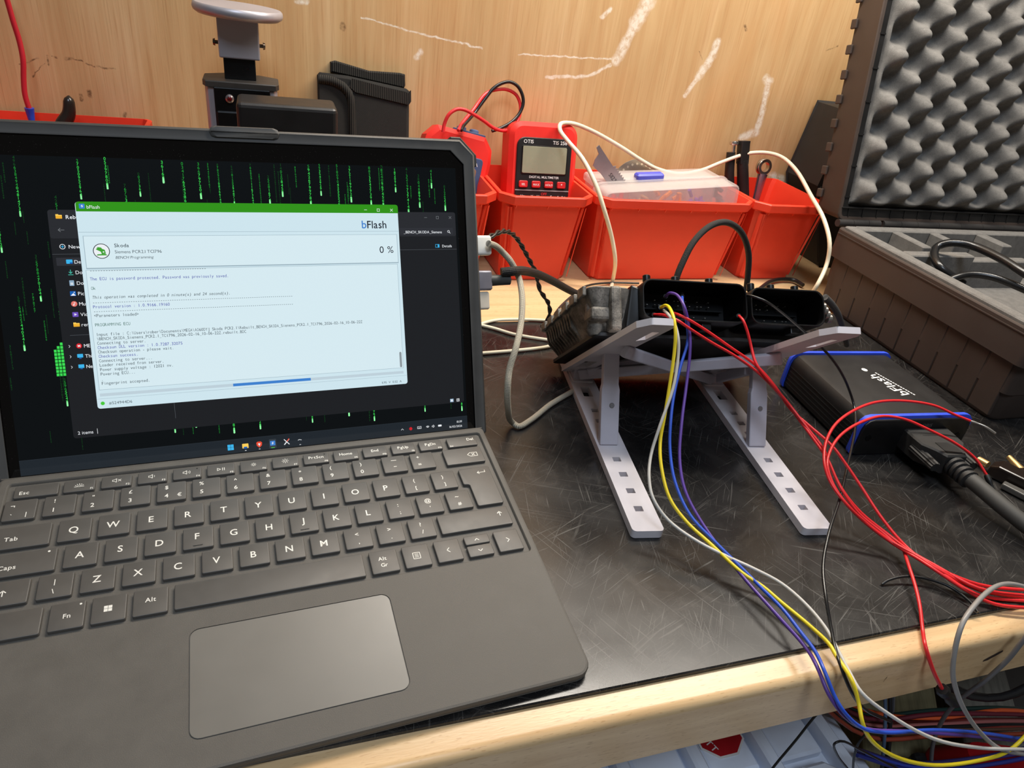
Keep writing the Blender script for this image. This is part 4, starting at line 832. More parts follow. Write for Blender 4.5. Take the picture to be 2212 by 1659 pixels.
def wire(name, label, cat, key, r, m, sleeve=None, group=None, n=8, cut=0, taper=None, endcap=None):
    """one insulated wire; sleeve = number of first points covered by a black terminal sleeve"""
    pts = WIRE[key]
    if not sleeve and not endcap:
        b = MB(); b.tube(pts, r, n, 5); o = b.build(name, m, None, 60); return tag(o, label, cat, group)
    t = thing(name, label, cat, pts[0], 0, group); t.location = (0, 0, 0)
    b = MB(); b.tube(pts[(sleeve or 0):], r, n, 5); b.build('insulation', m, t, 60)
    if sleeve:
        b = MB(); b.tube(pts[:sleeve+1], r*1.7, 10, 4, taper=lambda q: .75+.25*q); b.build('terminal_sleeve', pins, t, 60)
    if endcap: endcap(t)
    return t
red = pvc('wire_red', (222, 40, 44)); G_ = 'probe wires on the engine computer'
wire('wire', 'purple wire from the large connector down over the bench edge', 'wire', 'purple', 1.05, pvc('wire_purple', (92, 62, 150)), 1, G_)
wire('wire', 'bright blue wire beside the purple one in the large connector', 'wire', 'blue', 1.05, pvc('wire_blue', (44, 84, 196)), 1, G_)
wire('wire', 'yellow wire hooked over the stand tip and drooping below the bench', 'wire', 'yellow', 1.15, pvc('wire_yellow', (240, 214, 40)), 1, G_)
wire('wire', 'off white wire next to the yellow one, bowing left between the rails', 'wire', 'white', 1.05, pvc('wire_white', (204, 200, 192)), 1, G_)
wire('wire', 'thin black wire arching from the large connector over the flasher box', 'wire', 'black', 1.0, pvc('wire_black', (24, 24, 25), .3), 1, G_)
wire('wire', 'lower red wire leaving the bottom left corner of the large connector', 'wire', 'red_a', 1.05, red, 1, G_)
wire('wire', 'upper red wire leaving the large connector behind the yellow wire', 'wire', 'red_b', 1.05, red, 1, G_)
wire('wire', 'red wire from the bottom right corner of the large connector joining the bundle', 'wire', 'red_c', 1.05, red, 1, G_)
def tail(pts, r, m, name):
    def g(t):
        b = MB(); b.tube(pts, r, 8, 3, taper=lambda q: 1+.25*math.sin(q*9)); b.build(name, m, t, 60)
    return g
P0 = Vector(WIRE['red_loop'][0])
wire('wire', 'red wire looped high over the flasher box ending in bare twisted strands', 'wire', 'red_loop', 1.1, red, None, None,
     endcap=tail(WIRE['strand'], .8, mat('tinned', (190, 186, 178), .35, .8), 'bare_strands'))
P1 = Vector(WIRE['red_loop_b'][0])
wire('wire', 'red wire looped lower across the box ending in a black sleeve by the plug', 'wire', 'red_loop_b', 1.1, red, None, None,
     endcap=tail(WIRE['sleeve_b'], 1.9, pins, 'terminal_sleeve'))
wire('wire', 'single red wire hanging straight down over the beech edge to a black boot', 'wire', 'red_drop', 1.15, red, None, None,
     endcap=tail(WIRE['red_drop_end'], 3.4, pins, 'rubber_boot'))
grey = pvc('wire_grey', (150, 146, 142))
tag(wire('wire', 'light grey wire looping from the right edge down past the bench front', 'wire', 'grey_loop', 1.35, grey), 'light grey wire looping from the right edge down past the bench front', 'wire')
wire('wire', 'dark grey flat cord running diagonally below the bench at the right', 'wire', 'grey_cord', 1.5, pvc('cord_grey', (108, 106, 106)))
wire('wire', 'short black wire lying on the mat under the red bundle', 'wire', 'mat_black', .9, pvc('wire_black2', (26, 26, 26), .35))
wire('wire', 'thin black wire hanging straight below the bench in front of the crate', 'wire', 'under_a', .8, pvc('wire_black2', (26, 26, 26)))
wire('wire', 'thin black wire bent into a narrow loop over the grey crate', 'wire', 'under_b', .8, _mats['wire_black2'])
wire('wire', 'thin black wire curving down behind the yellow wire', 'wire', 'under_c', .8, _mats['wire_black2'])
wire('cable', 'beige braided cable looping from the white plug down onto the mat', 'cable', 'beige_braid', 2.3, braid('braid_beige', (112, 104, 92), (222, 212, 190)), n=12)
wire('cable', 'thick black braided cable arching from the grey plug behind the engine computer', 'cable', 'black_braid', 3.6, braid('braid_black', (8, 8, 8), (42, 41, 40)), n=12)
tw = thing('twisted_wire', 'pair of thin black wires twisted together behind the white plug', 'wire')
P = smooth(WIRE['twisted'], 8)
for ph in (0, math.pi):
    Q = []; L = 0
    for i, p in enumerate(P):
        if i: L += (p-P[i-1]).length
        a = L/22*2*math.pi+ph; Q.append(p+Vector((math.cos(a)*1.2, math.sin(a)*.8, math.sin(a)*.9)))
    b = MB(); b.tube(Q, 1.25, 8, 1); b.build('strand', pvc('flex_black', (30, 29, 29), .3), tw, 60)
wire('cable', 'flat grey lead curling on the wood behind the engine computer', 'cable', 'flat_grey', 1.3, pvc('lead_grey', (54, 53, 52), .35))
cream = pvc('cord_cream', (226, 216, 190), .5)
wire('cord', 'cream cord on the mat, the rearmost of three beside the tablet', 'cord', 'cord_a', 1.7, cream)
wire('cord', 'cream cord on the mat sloping between the other two beside the tablet', 'cord', 'cord_b', 1.7, cream)
wire('cord', 'cream cord on the mat, the nearest of three beside the tablet', 'cord', 'cord_c', 1.7, cream)
wire('cable', 'long cream cable draped over the multimeter and the red bins', 'cable', 'white_cable', 2.4, pvc('cable_cream', (232, 220, 192), .5), n=10)
wire('cable', 'black corrugated cable standing in a tall arch behind the engine computer', 'cable', 'black_loop', 3.0, braid('ribbed_black', (20, 20, 20), (58, 56, 54)), n=12)
wire('cable', 'black cable coiled low on the wood in front of the end bin', 'cable', 'black_coil', 2.6, pvc('flex_black2', (28, 28, 28)))
wire('hose', 'glossy dark ribbed tube hanging from the right side of the engine computer', 'hose', 'pigtail', 2.6, braid('ribbed_tube', (26, 26, 26), (96, 94, 92)), n=12)
ckb = pvc('rubber_cable', (26, 26, 27), .28)
wire('cable', 'thick black cable looped high in the foam of the open case', 'cable', 'case_cable_a', 4.2, ckb, n=12)
wire('cable', 'thick black cable lying lower across the foam of the open case', 'cable', 'case_cable_b', 3.8, ckb, n=12)
wire('test_lead', 'black meter lead curled against the plywood above the red bins', 'test lead', 'probe_black', 1.9, pvc('lead_black', (30, 28, 28), .3), n=10)
wire('test_lead', 'red meter lead curled against the plywood above the red bins', 'test lead', 'probe_red', 1.9, pvc('lead_red', (232, 52, 56), .35), n=10)
lr = thing('wire', 'red wire with blue crimp hanging down the plywood at the far left', 'wire')
b = MB(); b.tube(WIRE['left_red'], 2.3, 10, 5); b.build('insulation', pvc('wire_crimson', (186, 30, 44)), lr, 60)
b = MB(); b.tube(WIRE['left_blue'], 4.0, 12, 3, taper=lambda q: 1-.35*q); b.build('crimp_terminal', mat('crimp_blue', (36, 74, 190), .35), lr, 50)
# plugs in the side of the tablet (tablet frame: x past the case edge)
def plug(label, v, w, h, d, ln, m, boot=None):
    t = thing('usb_plug', label, 'plug', M=TM @ Matrix.Translation(Vector((288.6, v, w))*S))
    b = MB(); P = rrect(-h/2, h/2, -d/2, d/2, min(h, d)*.22, 4)
    b.rings([[(x, y, z) for y, z in q] for x, q in ((.1, P), (ln-1, P), (ln, inset(P, .8)))]); b.build('plug_body', m, t, 40)
    if boot:
        b = MB(); b.lathe([(d*.48, ln-.4), (d*.46, ln+2), (3.9, ln+7), (3.7, ln+15)], 16, 'x'); b.build('strain_relief', boot, t, 50)
    return t
plug('white usb plug holding the beige braided cable', 121.5, -8.5, 14, 9, 11.5, mat('white_plastic', (238, 236, 228), .35))
plug('silver grey usb plug with dark boot on the black braided cable', 96.5, -8.5, 14.5, 9, 11, mat('plug_grey', (150, 148, 158), .35, .5), mat('boot_grey', (58, 60, 58), .5))
plug('small white plug peeking out under the silver grey plug', 82, -10, 13, 8, 9, mat('cream_plastic', (226, 214, 196), .4))
# ---------------------------------------------------------------- flasher interface box with plug and cable
fb = thing('interface_box', 'black aluminium flasher interface box with blue end seals and white logo', 'interface box', (494, 399, 0), -4.5)
bk = mat('anodised_black', (34, 33, 33), .5, .3, .5, vary=.12, scale=50, fine=.05, fscale=2500, bump=.15)
bl = mat('seal_blue', (52, 82, 216), .45, 0, .45)
def sec(g=0): return rrect(-53-g, 53+g, .9-g*.3, 35+g, (4, 4, 9, 9), 3)
b = MB(); b.rings([[(x, y, z) for x, z in sec()] for y in (50, -50)]); b.build('box_body', bk, fb, 30)
for z in (7, 11, 15, 19, 23):
    for s_ in (-1, 1):
        b = MB(); b.box(s_*53-.4, s_*53+.4, -49, 49, z-.5, z+.5); b.build('side_groove', mat('groove_black', (14, 14, 14), .5), fb)
for s_ in (-1, 1):
    b = MB(); b.rings([[(x, y, z) for x, z in q] for y, q in ((s_*49.4, sec(.2)), (s_*49.8, sec(2.0)), (s_*53.2, sec(2.0)), (s_*53.8, sec(.2)))], True, True); b.build('end_seal', bl, fb, 40)
    b = MB(); b.rings([[(x, y, z) for x, z in q] for y, q in ((s_*53, sec(-.4)), (s_*55.2, sec(-.4)), (s_*55.8, sec(-1.2)))], True, True); b.build('end_plate', mat('plate_black', (22, 22, 22), .4), fb, 30)
    for sx in (-44, 44):
        b = MB(); b.lathe([(2.6, s_*55.5), (2.6, s_*56.3), (.2, s_*56.6)], 12, 'y', (sx, 0, 18)); b.build('screw', mat('screw_black', (30, 30, 30), .3, .6), fb, 40)
wprint = mat('white_print', (240, 238, 234), .5, vary=.02)
b = MB(); b.M = Matrix.Translation((13, -2, 35.06)) @ Matrix.Rotation(math.radians(108), 4, 'Z')
text(b, 'bFlash', 0, 0, 14, 0, align='c', bold=1, ital=.12); b.build('logo', wprint, fb)
b = MB(); b.M = Matrix.Translation((13, -2, 35.06)) @ Matrix.Rotation(math.radians(108), 4, 'Z'); disc(b, 26.5, 2.2, 2.7); b.build('logo_dot', wprint, fb)
b = MB(); b.M = Matrix.Translation((13, -2, 35.06)) @ Matrix.Rotation(math.radians(108), 4, 'Z')
for i in range(16): rect(b, -20+i*2.5, -18.2+i*2.5, -4.2, -2.8)
b = b.build('logo_strapline', wprint, fb); b['kind'] = 'stuff'
b = MB(); b.M = Matrix.Translation((8, -55.95, 27)) @ Matrix.Rotation(math.radians(90), 4, 'X'); text(b, 'DB15', 0, 0, 5, 0, align='c', ital=.15); b.build('port_label', mat('print_grey', (96, 94, 92), .5), fb)
pl = thing('serial_plug', 'black ribbed serial plug screwed into the front of the flasher box', 'plug', (498.5, 343.6, 0), -7)
hb = mat('hood_black', (40, 39, 38), .55, 0, .45, vary=.1, scale=60, fine=.06, fscale=2600, bump=.3)
b = MB()
hood = [(-21, 0), (21, 0), (21, -12), (20, -22), (13, -30), (9, -38), (-9, -38), (-13, -30), (-20, -22), (-21, -12)]
b.rings([[(x, y, 9) for x, y in reversed(hood)], [(x, y, 24.6) for x, y in reversed(hood)], [(x, y, 26) for x, y in inset(list(reversed(hood)), 1.2)]]); b.build('hood', hb, pl, 30)
b = MB(); b.prism([(-7, -34.5), (7, -34.5), (7.5, -27), (3, -21), (-7.5, -21)], 25.8, 26.4); b.build('grip_pad', mat('grip_black', (20, 20, 20), .5), pl)
b = MB(); b.box(-11, 11, -11.4, -10.8, 25.7, 26.15); b.build('hood_groove', _mats['grip_black'], pl)
for s_ in (-1, 1):
    q = MB(); n = 24
    R = []
    for y, k in ((-14, 4.4), (-36, 3.9), (-40, 3.7)): R.append([(s_*17.5+(k+(.35 if j % 2 else -.35))*math.cos(2*math.pi*j/n), y, 16.5+(k+(.35 if j % 2 else -.35))*math.sin(2*math.pi*j/n)) for j in range(n)])
    q.rings(list(reversed(R))); q.build('thumb_screw', hb, pl)
for i in range(4):
    b = MB(); r = 8.2-.25*i; y = -38-i*5
    b.lathe([(r-1.8, y), (r, y-.7), (r, y-3.1), (r-1.8, y-3.9)], 20, 'y', (0, 0, 17)); b.build('strain_ring', hb, pl, 40)
b = MB(); b.lathe([(6.3, -37), (6.0, -57)], 18, 'y', (0, 0, 17)); b.build('strain_core', hb, pl, 40)
b = MB(); b.tube([Vector((0, -52, 17)), Vector((1.5, -60, 17)), Vector((8, -85, 14)), Vector((22, -118, 9)), Vector((44, -150, 6.4)), Vector((80, -186, 6.2))], 6.0, 14, 5); b.build('cord', mat('cable_dark', (62, 61, 58), .6), pl, 60)

# ---------------------------------------------------------------- open equipment case
cs = thing('equipment_case', 'open dark brown plastic equipment case with grey egg-box foam lid', 'case', (620, 640, 0), -1.2)
cb = mat('case_plastic', (68, 57, 51), .6, 0, .4, vary=.08, scale=40, bump=.1, fscale=1500)
ck = mat('case_black', (22, 21, 21), .45, 0, .5)
foam = mat('foam_dark', (112, 109, 105), .95, 0, .1, vary=.18, scale=120, fine=.35, fscale=2600, bump=.8)
CW2, CD = 370, 272
# base: outer shell with lip band, open top
def ring_box(x0, x1, y0, y1, r): return rrect(x0, x1, y0, y1, r, 4)
b = MB()
b.rings([[(x, y, z) for x, y in L] for z, L in ((.5, ring_box(9, CW2-9, -CD+9, -9, 10)), (4, ring_box(7, CW2-7, -CD+7, -7, 12)), (60, ring_box(4, CW2-4, -CD+4, -4, 12)), (60.5, ring_box(0, CW2, -CD, 0, 9)), (92, ring_box(0, CW2, -CD, 0, 9)), (93, ring_box(.6, CW2-.6, -CD+.6, -.6, 9)), (93, ring_box(4, CW2-4, -CD+4, -4, 8)), (30, ring_box(5, CW2-5, -CD+5, -5, 8)))], True, True)
b.build('base_shell', cb, cs, 30)
for i in range(10):
    y = -12-i*25
    b = MB(); b.rings([[(x, yy, z) for x, z in ((6.2, 4), (3.6, 60), (8, 60), (10, 4))] for yy in (y, y-23.4)]); b.build('side_rib', cb, cs, bevel=.8)
b = MB(); b.box(-.9, .3, -CD+4, -6, 87.6, 88.6); b.build('lip_bead', cb, cs)
# foam insert with cut-outs: floor, border, dividers
b = MB(); b.prism(rrect(8, CW2-8, -CD+8, -8, 10), 30, 58); b.build('foam_floor', foam, cs)
def fblk(x0, x1, y0, y1, z1=96, z0=57.9):
    q = MB(); q.prism(rrect(x0, x1, y0, y1, 2), z0, z1, 1.2); q.build('foam_block', foam, cs, 40)
fblk(5.5, 20, -CD+12, -6); fblk(20.1, CW2-5, -20, -5); fblk(20.1, CW2-5, -CD+5, -CD+22)
fblk(62, 74, -70, -20.1); fblk(118, 130, -58, -20.1); fblk(20.1, 110, -96, -82); fblk(110, 200, -94, -80, 90); fblk(190, 205, -60, -20.1); fblk(250, CW2-5, -96, -82)
b = MB(); b.prism(rrect(86, 150, -228, -192, 4), 74, 98, 2); b.build('grey_adapter', mat('adapter_grey', (104, 102, 100), .5), cs, 30); b = MB(); b.lathe([(9, 74), (9, 96), (8, 98), (.2, 98)], 20, 'z', (72, -236, 0)); b.build('grey_knob', _mats['adapter_grey'], cs, 40)
# hinge: knuckles along the back edge
for i, (x0, x1) in enumerate(((2, 22), (22.4, 44), (44.4, 62), (67, 92), (92.4, 117), (117.4, 150), (150.4, 185), (185.4, 220), (220.4, 255), (255.4, 290), (290.4, 330), (330.4, 368))):
    b = MB(); b.lathe([(.2, x0), (4.4, x0), (4.4, x1), (.2, x1)], 16, 'x', (0, 3, 96.5)); b.build('hinge_knuckle', mat('hinge_black', (52, 50, 49), .35, 0, .5), cs, 40)
# lid: tray leaning back 12 degrees, opening towards the bench
LM_ = Matrix.Translation((0, 3, 100)) @ Matrix.Rotation(math.radians(-12), 4, 'X')
b = MB(); b.M = LM_; LH = 268
def LR(d, x0, x1, z0, z1, r=7): return [(x, d, z) for x, z in rrect(x0, x1, z0, z1, r, 3)]
b.rings([LR(44, 9, CW2-9, 9, LH-9), LR(42, 5, CW2-5, 5, LH-5), LR(1.5, 0, CW2, 0, LH), LR(0, .8, CW2-.8, .8, LH-.8), LR(0, 4, CW2-4, 4, LH-4, 5), LR(14, 5, CW2-5, 5, LH-5, 5)], True, True)
b.build('lid_shell', cb, cs, 30)
for i in range(9):
    b = MB(); b.M = LM_; z = 22+i*26; b.rings([[(x, d, zz) for x, zz in ((3.6, z), (3.6, z+10), (.6, z+10), (.6, z))] for d in (44.6, 36)]); b.build('lid_rib', cb, cs, bevel=1)
b = MB(); b.M = LM_; inn = [(x, z) for x, z in rrect(11, CW2-11, 15, LH-11, 4, 3)]; outr = [(x, z) for x, z in rrect(3, CW2-3, 3, LH-3, 4, 3)]
b.rings([[(x, .6, z) for x, z in outr], [(x, .6, z) for x, z in inn], [(x, 12, z) for x, z in inn], [(x, 12, z) for x, z in outr]], False, False); b.build('lid_liner', ck, cs)
for i in range(17):
    b = MB(); b.M = LM_; x = 14+i*20.5; b.box(x-.8, x+.8, -.2, 6, 3.5, 14.6); b.build('seal_rib', ck, cs)
for i in range(7):
    b = MB(); b.M = LM_; z = 26+i*34; b.box(3.5, 11.2, -.2, 6, z-.8, z+.8); b.build('seal_rib', ck, cs)
b = MB(); b.M = LM_; b.box(3, CW2-3, -1.0, 1.4, 13.2, 14.8); b.build('lid_lip', ck, cs, bevel=.4)
# egg-box foam: one sheet of rounded peaks
fx, fz, nx, nz = CW2-24, LH-28, 130, 92
b = MB(); b.M = LM_; vs = []; fs = []
for j in range(nz+1):
    for i in range(nx+1):
        x = 12+fx*i/nx; z = 16+fz*j/nz
        q = .5+.5*math.cos(math.pi*(x-30)/24.8)*math.cos(math.pi*(z-34)/23.4)
        e = min(1, min(i, nx-i)/2.5+.25, min(j, nz-j)/2.5+.25)
        q = q**1.15
        vs.append((x, 13-30*q*e, z))
for j in range(nz):
    for i in range(nx):
        a = j*(nx+1)+i; fs.append((a, a+1, a+nx+2, a+nx+1))
b.add(vs, fs); b.build('egg_foam', foam, cs, 180)
# ---------------------------------------------------------------- red storage bins along the wall
redp = mat('bin_red', (236, 66, 42), .42, 0, .45, vary=.06, scale=12)
def bin_(label, x0, x1, y0=690, y1=812, zt=100, ch=14):
    t = thing('storage_bin', label, 'bin', ((x0+x1)/2, 700, BZ), 0, 'red bins along the wall'); w = (x1-x0)/2; d0, d1 = y0-700, y1-700; h = zt-BZ
    def L(k, dy, c): return rrect(-w+k, w-k, d0+dy, d1-k*.3, (c, c, 4, 4), 1)
    b = MB()
    b.rings([[(x, y, z) for x, y in q] for z, q in ((.3, L(15, 19, 9)), (2.5, L(14, 17, 10)), (h-11, L(5.5, 6, 11)), (h-11, L(3.2, 3.4, 12)), (h-9, L(0, 0, ch)), (h-1, L(0, 0, ch)), (h, L(.9, .9, ch)), (h, L(3.8, 3.8, ch-1)), (h-9, L(6.4, 7, 11)), (4, L(15.5, 19.5, 9)))], True, True)
    b.build('bin_body', redp, t, 25)
    for s_ in (-1, 1):
        for k in (0, 1):
            b = MB(); b.rings([[(s_*(w-px), py, z) for px, py in q] for z, q in ((6, [(21-5*k, d0+19.5-6*k), (19.5-5*k, d0+17.5-6*k+k*3), (18-5*k, d0+19.5-6*k+k*4)]), (h-13, [(14.5-4*k, d0+6.2-k*1), (13-4*k, d0+4.2+k*2), (11.5-4*k, d0+6.2+k*3)]))]); b.build('corner_rib', redp, t)
    n = max(3, int(w/16))
    for i in range(n):
        x = -w+18+(2*w-36)*i/(n-1); b = MB(); b.rings([[(x+dx, y, z) for y, z in ((d0+2.8, h-9.5), (d0+6.5, h-9.5), (d0+7.2, h-16))] for dx in (-.5, .5)]); b.build('gusset', redp, t)
    return t
bin_('narrow red bin nearest the tablet holding the blue faced meter', 116, 224)
bin_('narrow red bin holding the black faced digital multimeter', 226.5, 335.5)
bin_('wide red bin holding the clear organiser box and saw blade', 339, 545)
bin_('narrow red bin beside the equipment case with the spanner leaning in it', 548, 656)
bin_('tall red bin behind the tablet at the far left of the wall', -330, -113, 660, 814, 128)

# ---------------------------------------------------------------- digital multimeter (leaning back in its bin)
def leaning(x, y, z, tilt, roll=0, yaw=0): return mm(Matrix.Translation((x, y, z)) @ Matrix.Rotation(math.radians(yaw), 4, 'Z') @ Matrix.Rotation(math.radians(roll), 4, 'Y') @ Matrix.Rotation(math.radians(-tilt), 4, 'X'))
redr = mat('holster_red', (232, 48, 40), .45, 0, .4, vary=.05); blk = mat('meter_black', (30, 30, 31), .4, 0, .5)
mmx = thing('multimeter', 'red and black digital multimeter standing in a bin', 'multimeter', M=leaning(292.5, 748, 1, 13))
def upright(b, poly, y0, y1, bev=0):
    """outline in x,z extruded along y (y0 front)"""
    if bev: b.rings([[(x, y0, z) for x, z in inset(poly, bev)], [(x, y0+bev, z) for x, z in poly], [(x, y1-bev, z) for x, z in poly], [(x, y1, z) for x, z in inset(poly, bev)]])
    else: b.rings([[(x, y0, z) for x, z in poly], [(x, y1, z) for x, z in poly]])
    return b
b = MB(); upright(b, rrect(-41, 41, 0, 160, (12, 12, 15, 15), 6), -17, 17, 5); b.build('holster', redr, mmx, 40)
b = MB(); upright(b, rrect(-33, 32.5, 8, 143.5, (6, 6, 9, 9), 5), -19, -12, .8); b.build('face_plate', blk, mmx, 30)
b = MB(); upright(b, rrect(-27.5, 27.5, 104, 135, 2, 4), -19.7, -18, .4); b.build('lcd_bezel', mat('bezel_dark', (18, 18, 18), .3), mmx)
b = MB(); upright(b, rrect(-26.4, 26.4, 105.2, 134, 1.5, 4), -20.0, -19, .3); b.build('lcd', mat('lcd_green', (150, 150, 126), .25, 0, .5, vary=.06, scale=20), mmx)
for i, s_ in enumerate(('SEL', 'MAX', 'HOLD', '•')):
    x = -24+i*15.4
    b = MB(); upright(b, rrect(x-5.2, x+5.2, 89.6, 97, 1.6, 3), -21, -18.5, .6); k = b.build('button', mat('button_red', (214, 44, 46), .4), mmx, 40)
    b = MB(); b.M = Matrix.Translation((x, -21.06, 92)) @ Matrix.Rotation(math.radians(90), 4, 'X'); text(b, s_, 0, 0, 3.2 if i < 3 else 6, align='c', bold=1); b.build('button_label', wprint, k)
b = MB(); upright(b, [(-33, 86), (32, 86), (32, 87.2), (-33, 87.2)], -19.4, -18.5); b.build('face_line', mat('line_grey', (150, 148, 146), .4), mmx)
def facetext(s_, x, z, size, par, y=-19.1, m=None, al='c', bold=1, name='print'):
    b = MB(); b.M = Matrix.Translation((x, y, z)) @ Matrix.Rotation(math.radians(90), 4, 'X'); text(b, s_, 0, 0, size, align=al, bold=bold); b.build(name, m or wprint, par)
facetext('OTIS', -20, 137.2, 5.4, mmx); facetext('TIS 258', 17.5, 137.2, 5.4, mmx); facetext('DIGITAL MULTIMETER', 1, 100, 3.6, mmx)
for x, s_, m in ((-24, 'V=', None), (-14, 'mV', None), (-4, 'Hz', None), (2, 'OFF', _mats['button_red']), (11, 'F', None), (18, 'mA', None), (26, 'A=', None)): facetext(s_, x, 78.5 if x != 2 else 81.5, 4.2, mmx, m=m)
b = MB(); b.lathe([(.2, -26), (13, -26), (14, -24), (15, -18.8)], 28, 'y', (0, 0, 50)); b.build('dial', mat('dial_black', (24, 24, 24), .35), mmx, 40)
# second meter, rolled over to one side
dt = thing('wall_detector', 'red handheld meter with blue grey face tilted in the bin beside the tablet', 'meter', M=leaning(172, 752, 2, 14, 11))
bg = mat('face_bluegrey', (66, 82, 116), .45, 0, .4)
b = MB(); upright(b, [(-33, 0), (33, 0), (36, 20), (40, 120), (38, 134), (28, 146), (-28, 146), (-38, 134), (-40, 120), (-36, 20)], -16, 16, 5); b.build('meter_shell', redr, dt, 30)
b = MB(); upright(b, rrect(-29, 29, 16, 122, (8, 8, 4, 4), 4), -18, -12, .8); b.build('face_panel', bg, dt, 30)
b = MB(); upright(b, rrect(-23, 23, 64, 110, 3, 4), -18.8, -17, .4); b.build('screen', mat('meter_screen', (138, 104, 82), .2, 0, .5, vary=.2, scale=25), dt)
facetext('SANKDA', 13, 113, 5, dt, -18.1)
b = MB(); upright(b, [(8, 44), (18, 40), (25, 46), (25, 56), (10, 56)], -20.5, -17, .8); k = b.build('trigger_button', _mats['button_red'], dt)
b = MB(); b.M = Matrix.Translation((17, -20.6, 46.5)) @ Matrix.Rotation(math.radians(90), 4, 'X'); text(b, 'on/V', 0, 0, 4, align='c', bold=1); b.build('button_label', wprint, k)
b = MB(); b.prism([(-10, -10), (28, -10), (24, 8), (-6, 8)], 145.6, 148, .5); b.build('sensor_panel', bg, dt)
for x in (2, 17):
    b = MB(); b.lathe([(5.5, 147.5), (5.2, 151), (3.8, 152), (.2, 152)], 16, 'z', (x, 0, 0)); b.build('sensor_knob', mat('knob_blue', (88, 104, 140), .4), dt, 40)

# ---------------------------------------------------------------- organiser boxes, saw blade, disc, cutters and spanner
def clear(name, rgb, rough=.35, tr=.55):
    m, t = base(name, rgb, rough, 0, .5); t.b.inputs['IOR'].default_value = 1.3
    n = t.noise(t.coord(), 60, 3); t.link(t.ramp(n, [(.3, rough-.05), (.7, rough+.1)]), t.b.inputs['Roughness']); t.b.inputs['Alpha'].default_value = .32; _mats[name] = m; return m
cl = clear('frosted_plastic', (236, 226, 220))
under = thing('organiser_box', 'cloudy organiser box with blue latch standing behind the other in the wide bin', 'box', (446, 764, -3), 0)
under.rotation_euler = (0, math.radians(-4), 0)
b = MB(); upright(b, rrect(-82, 82, 30, 112, 6, 4), -14, 16, 2); b.build('box_shell', cl, under, 30)
b = MB(); upright(b, rrect(-84, 84, 104, 114, 3, 3), -16, 18, 1.5); b.build('box_lid', cl, under, 30)
b = MB(); b.prism(rrect(-30, 6, -18, -6, 3), 110, 119, 2); b.build('blue_latch', mat('latch_blue', (78, 84, 200), .4), under, 30)
og = thing('organiser_box', 'cloudy clear organiser box of coloured terminals standing in front in the wide bin', 'box', M=mm(Matrix.Translation((446, 746, 63)) @ Matrix.Rotation(math.radians(-5), 4, 'Y') @ Matrix.Rotation(math.radians(90), 4, 'X')))
# local x along the bin, y up, z towards the front
b = MB(); ou = rrect(-88, 88, -36, 46, 9, 4); iq = inset(ou, 1.6)
b.rings([[(x, y, z) for x, y in q] for z, q in ((32, inset(ou, 2)), (30, ou), (4, ou), (4, iq), (28, inset(iq, 1)))], True, True); b.build('tray', cl, og, 30)
b = MB(); b.prism(off(ou, 1.4), -1, 4, 1.0); b.build('lid', cl, og, 30)
for x in (-56, -20, 18, 54):
    b = MB(); b.box(x-.7, x+.7, -33, 44, 5, 28.6); b.build('divider', cl, og)
rc = random.Random(3)
for k, (x0, x1, c) in enumerate(((-84, -58, (214, 70, 76)), (-54, -22, (206, 176, 136)), (-18, 16, (246, 140, 30)), (20, 52, (120, 70, 190)), (56, 84, (88, 84, 92)))):
    b = MB()
    for i in range(34):
        x = rc.uniform(x0+4, x1-4); y = rc.uniform(-28, 38 if i % 2 else 26); z = rc.uniform(12, 26); q = Vector((rc.uniform(-1, 1), rc.uniform(-1, 1), rc.uniform(-.3, .3))).normalized()*rc.uniform(3, 6)
        b.tube([Vector((x, y, z))-q, Vector((x, y, z))+q], rc.uniform(1.8, 3.2), 6, 1)
    b = b.build('terminals', mat('terminal_%d' % k, c, .5), og); b['kind'] = 'stuff'
sb = thing('saw_blade', 'grey reciprocating saw blade poking up from the wide red bin', 'saw blade', M=mm(Matrix.Translation((356, 748, 128)) @ Matrix.Rotation(math.radians(44), 4, 'Y')))
b = MB(); teeth = []
for i in range(26): teeth += [(20+i*3.6, 11), (22.2+i*3.6, 8.6)]
poly = [(-14, 9), (-14, 5), (-6, 3), (-4, -4), (0, -10), (9, -9), (14, -8), (118, -8), (118, 8)]+list(reversed(teeth))+[(18, 8)]
upright(b, poly, -.6, .6); b.build('blade', mat('blade_steel', (168, 164, 168), .38, .6, .5, vary=.1), sb)
b = MB(); b.M = Matrix.Translation((22, -.66, -2)) @ Matrix.Rotation(math.radians(90), 4, 'X'); text(b, 'S1122/150', 0, 0, 6.5, bold=1); b.build('print', mat('ink_dark', (50, 48, 50), .5), sb)
dc = thing('perforated_disc', 'thin drilled grinding disc lying behind the blue latch', 'disc', M=mm(Matrix.Translation((436, 796, 82)) @ Matrix.Rotation(math.radians(82), 4, 'X')))
b = MB(); b.lathe([(7, -.6), (37, -.6), (37, .6), (7, .6)], 48); b.build('disc_body', mat('disc_grey', (176, 166, 148), .4, .4), dc, 30)
for i in range(30):
    a = 2*math.pi*i/30; b = MB(); b.lathe([(.2, .62), (1.5, .62), (1.5, .8), (.2, .8)], 8, 'z', (31*math.cos(a), 31*math.sin(a), 0)); b.build('stud', mat('stud_pale', (228, 216, 190), .4), dc)
tbk = mat('grip_rubber', (28, 27, 27), .42, 0, .5)
cu = thing('crimping_tool', 'black handled cutters with open grips standing in the end bin', 'pliers', M=leaning(586, 772, 2, 10, -4))
b = MB(); b.tube([(4, 2, 18), (0, 2, 45), (-9, 2, 80), (-14, 2, 112), (-15, 2, 136)], 7.6, 12, 5, taper=lambda q: 1-.25*q); b.build('grip', tbk, cu, 60)
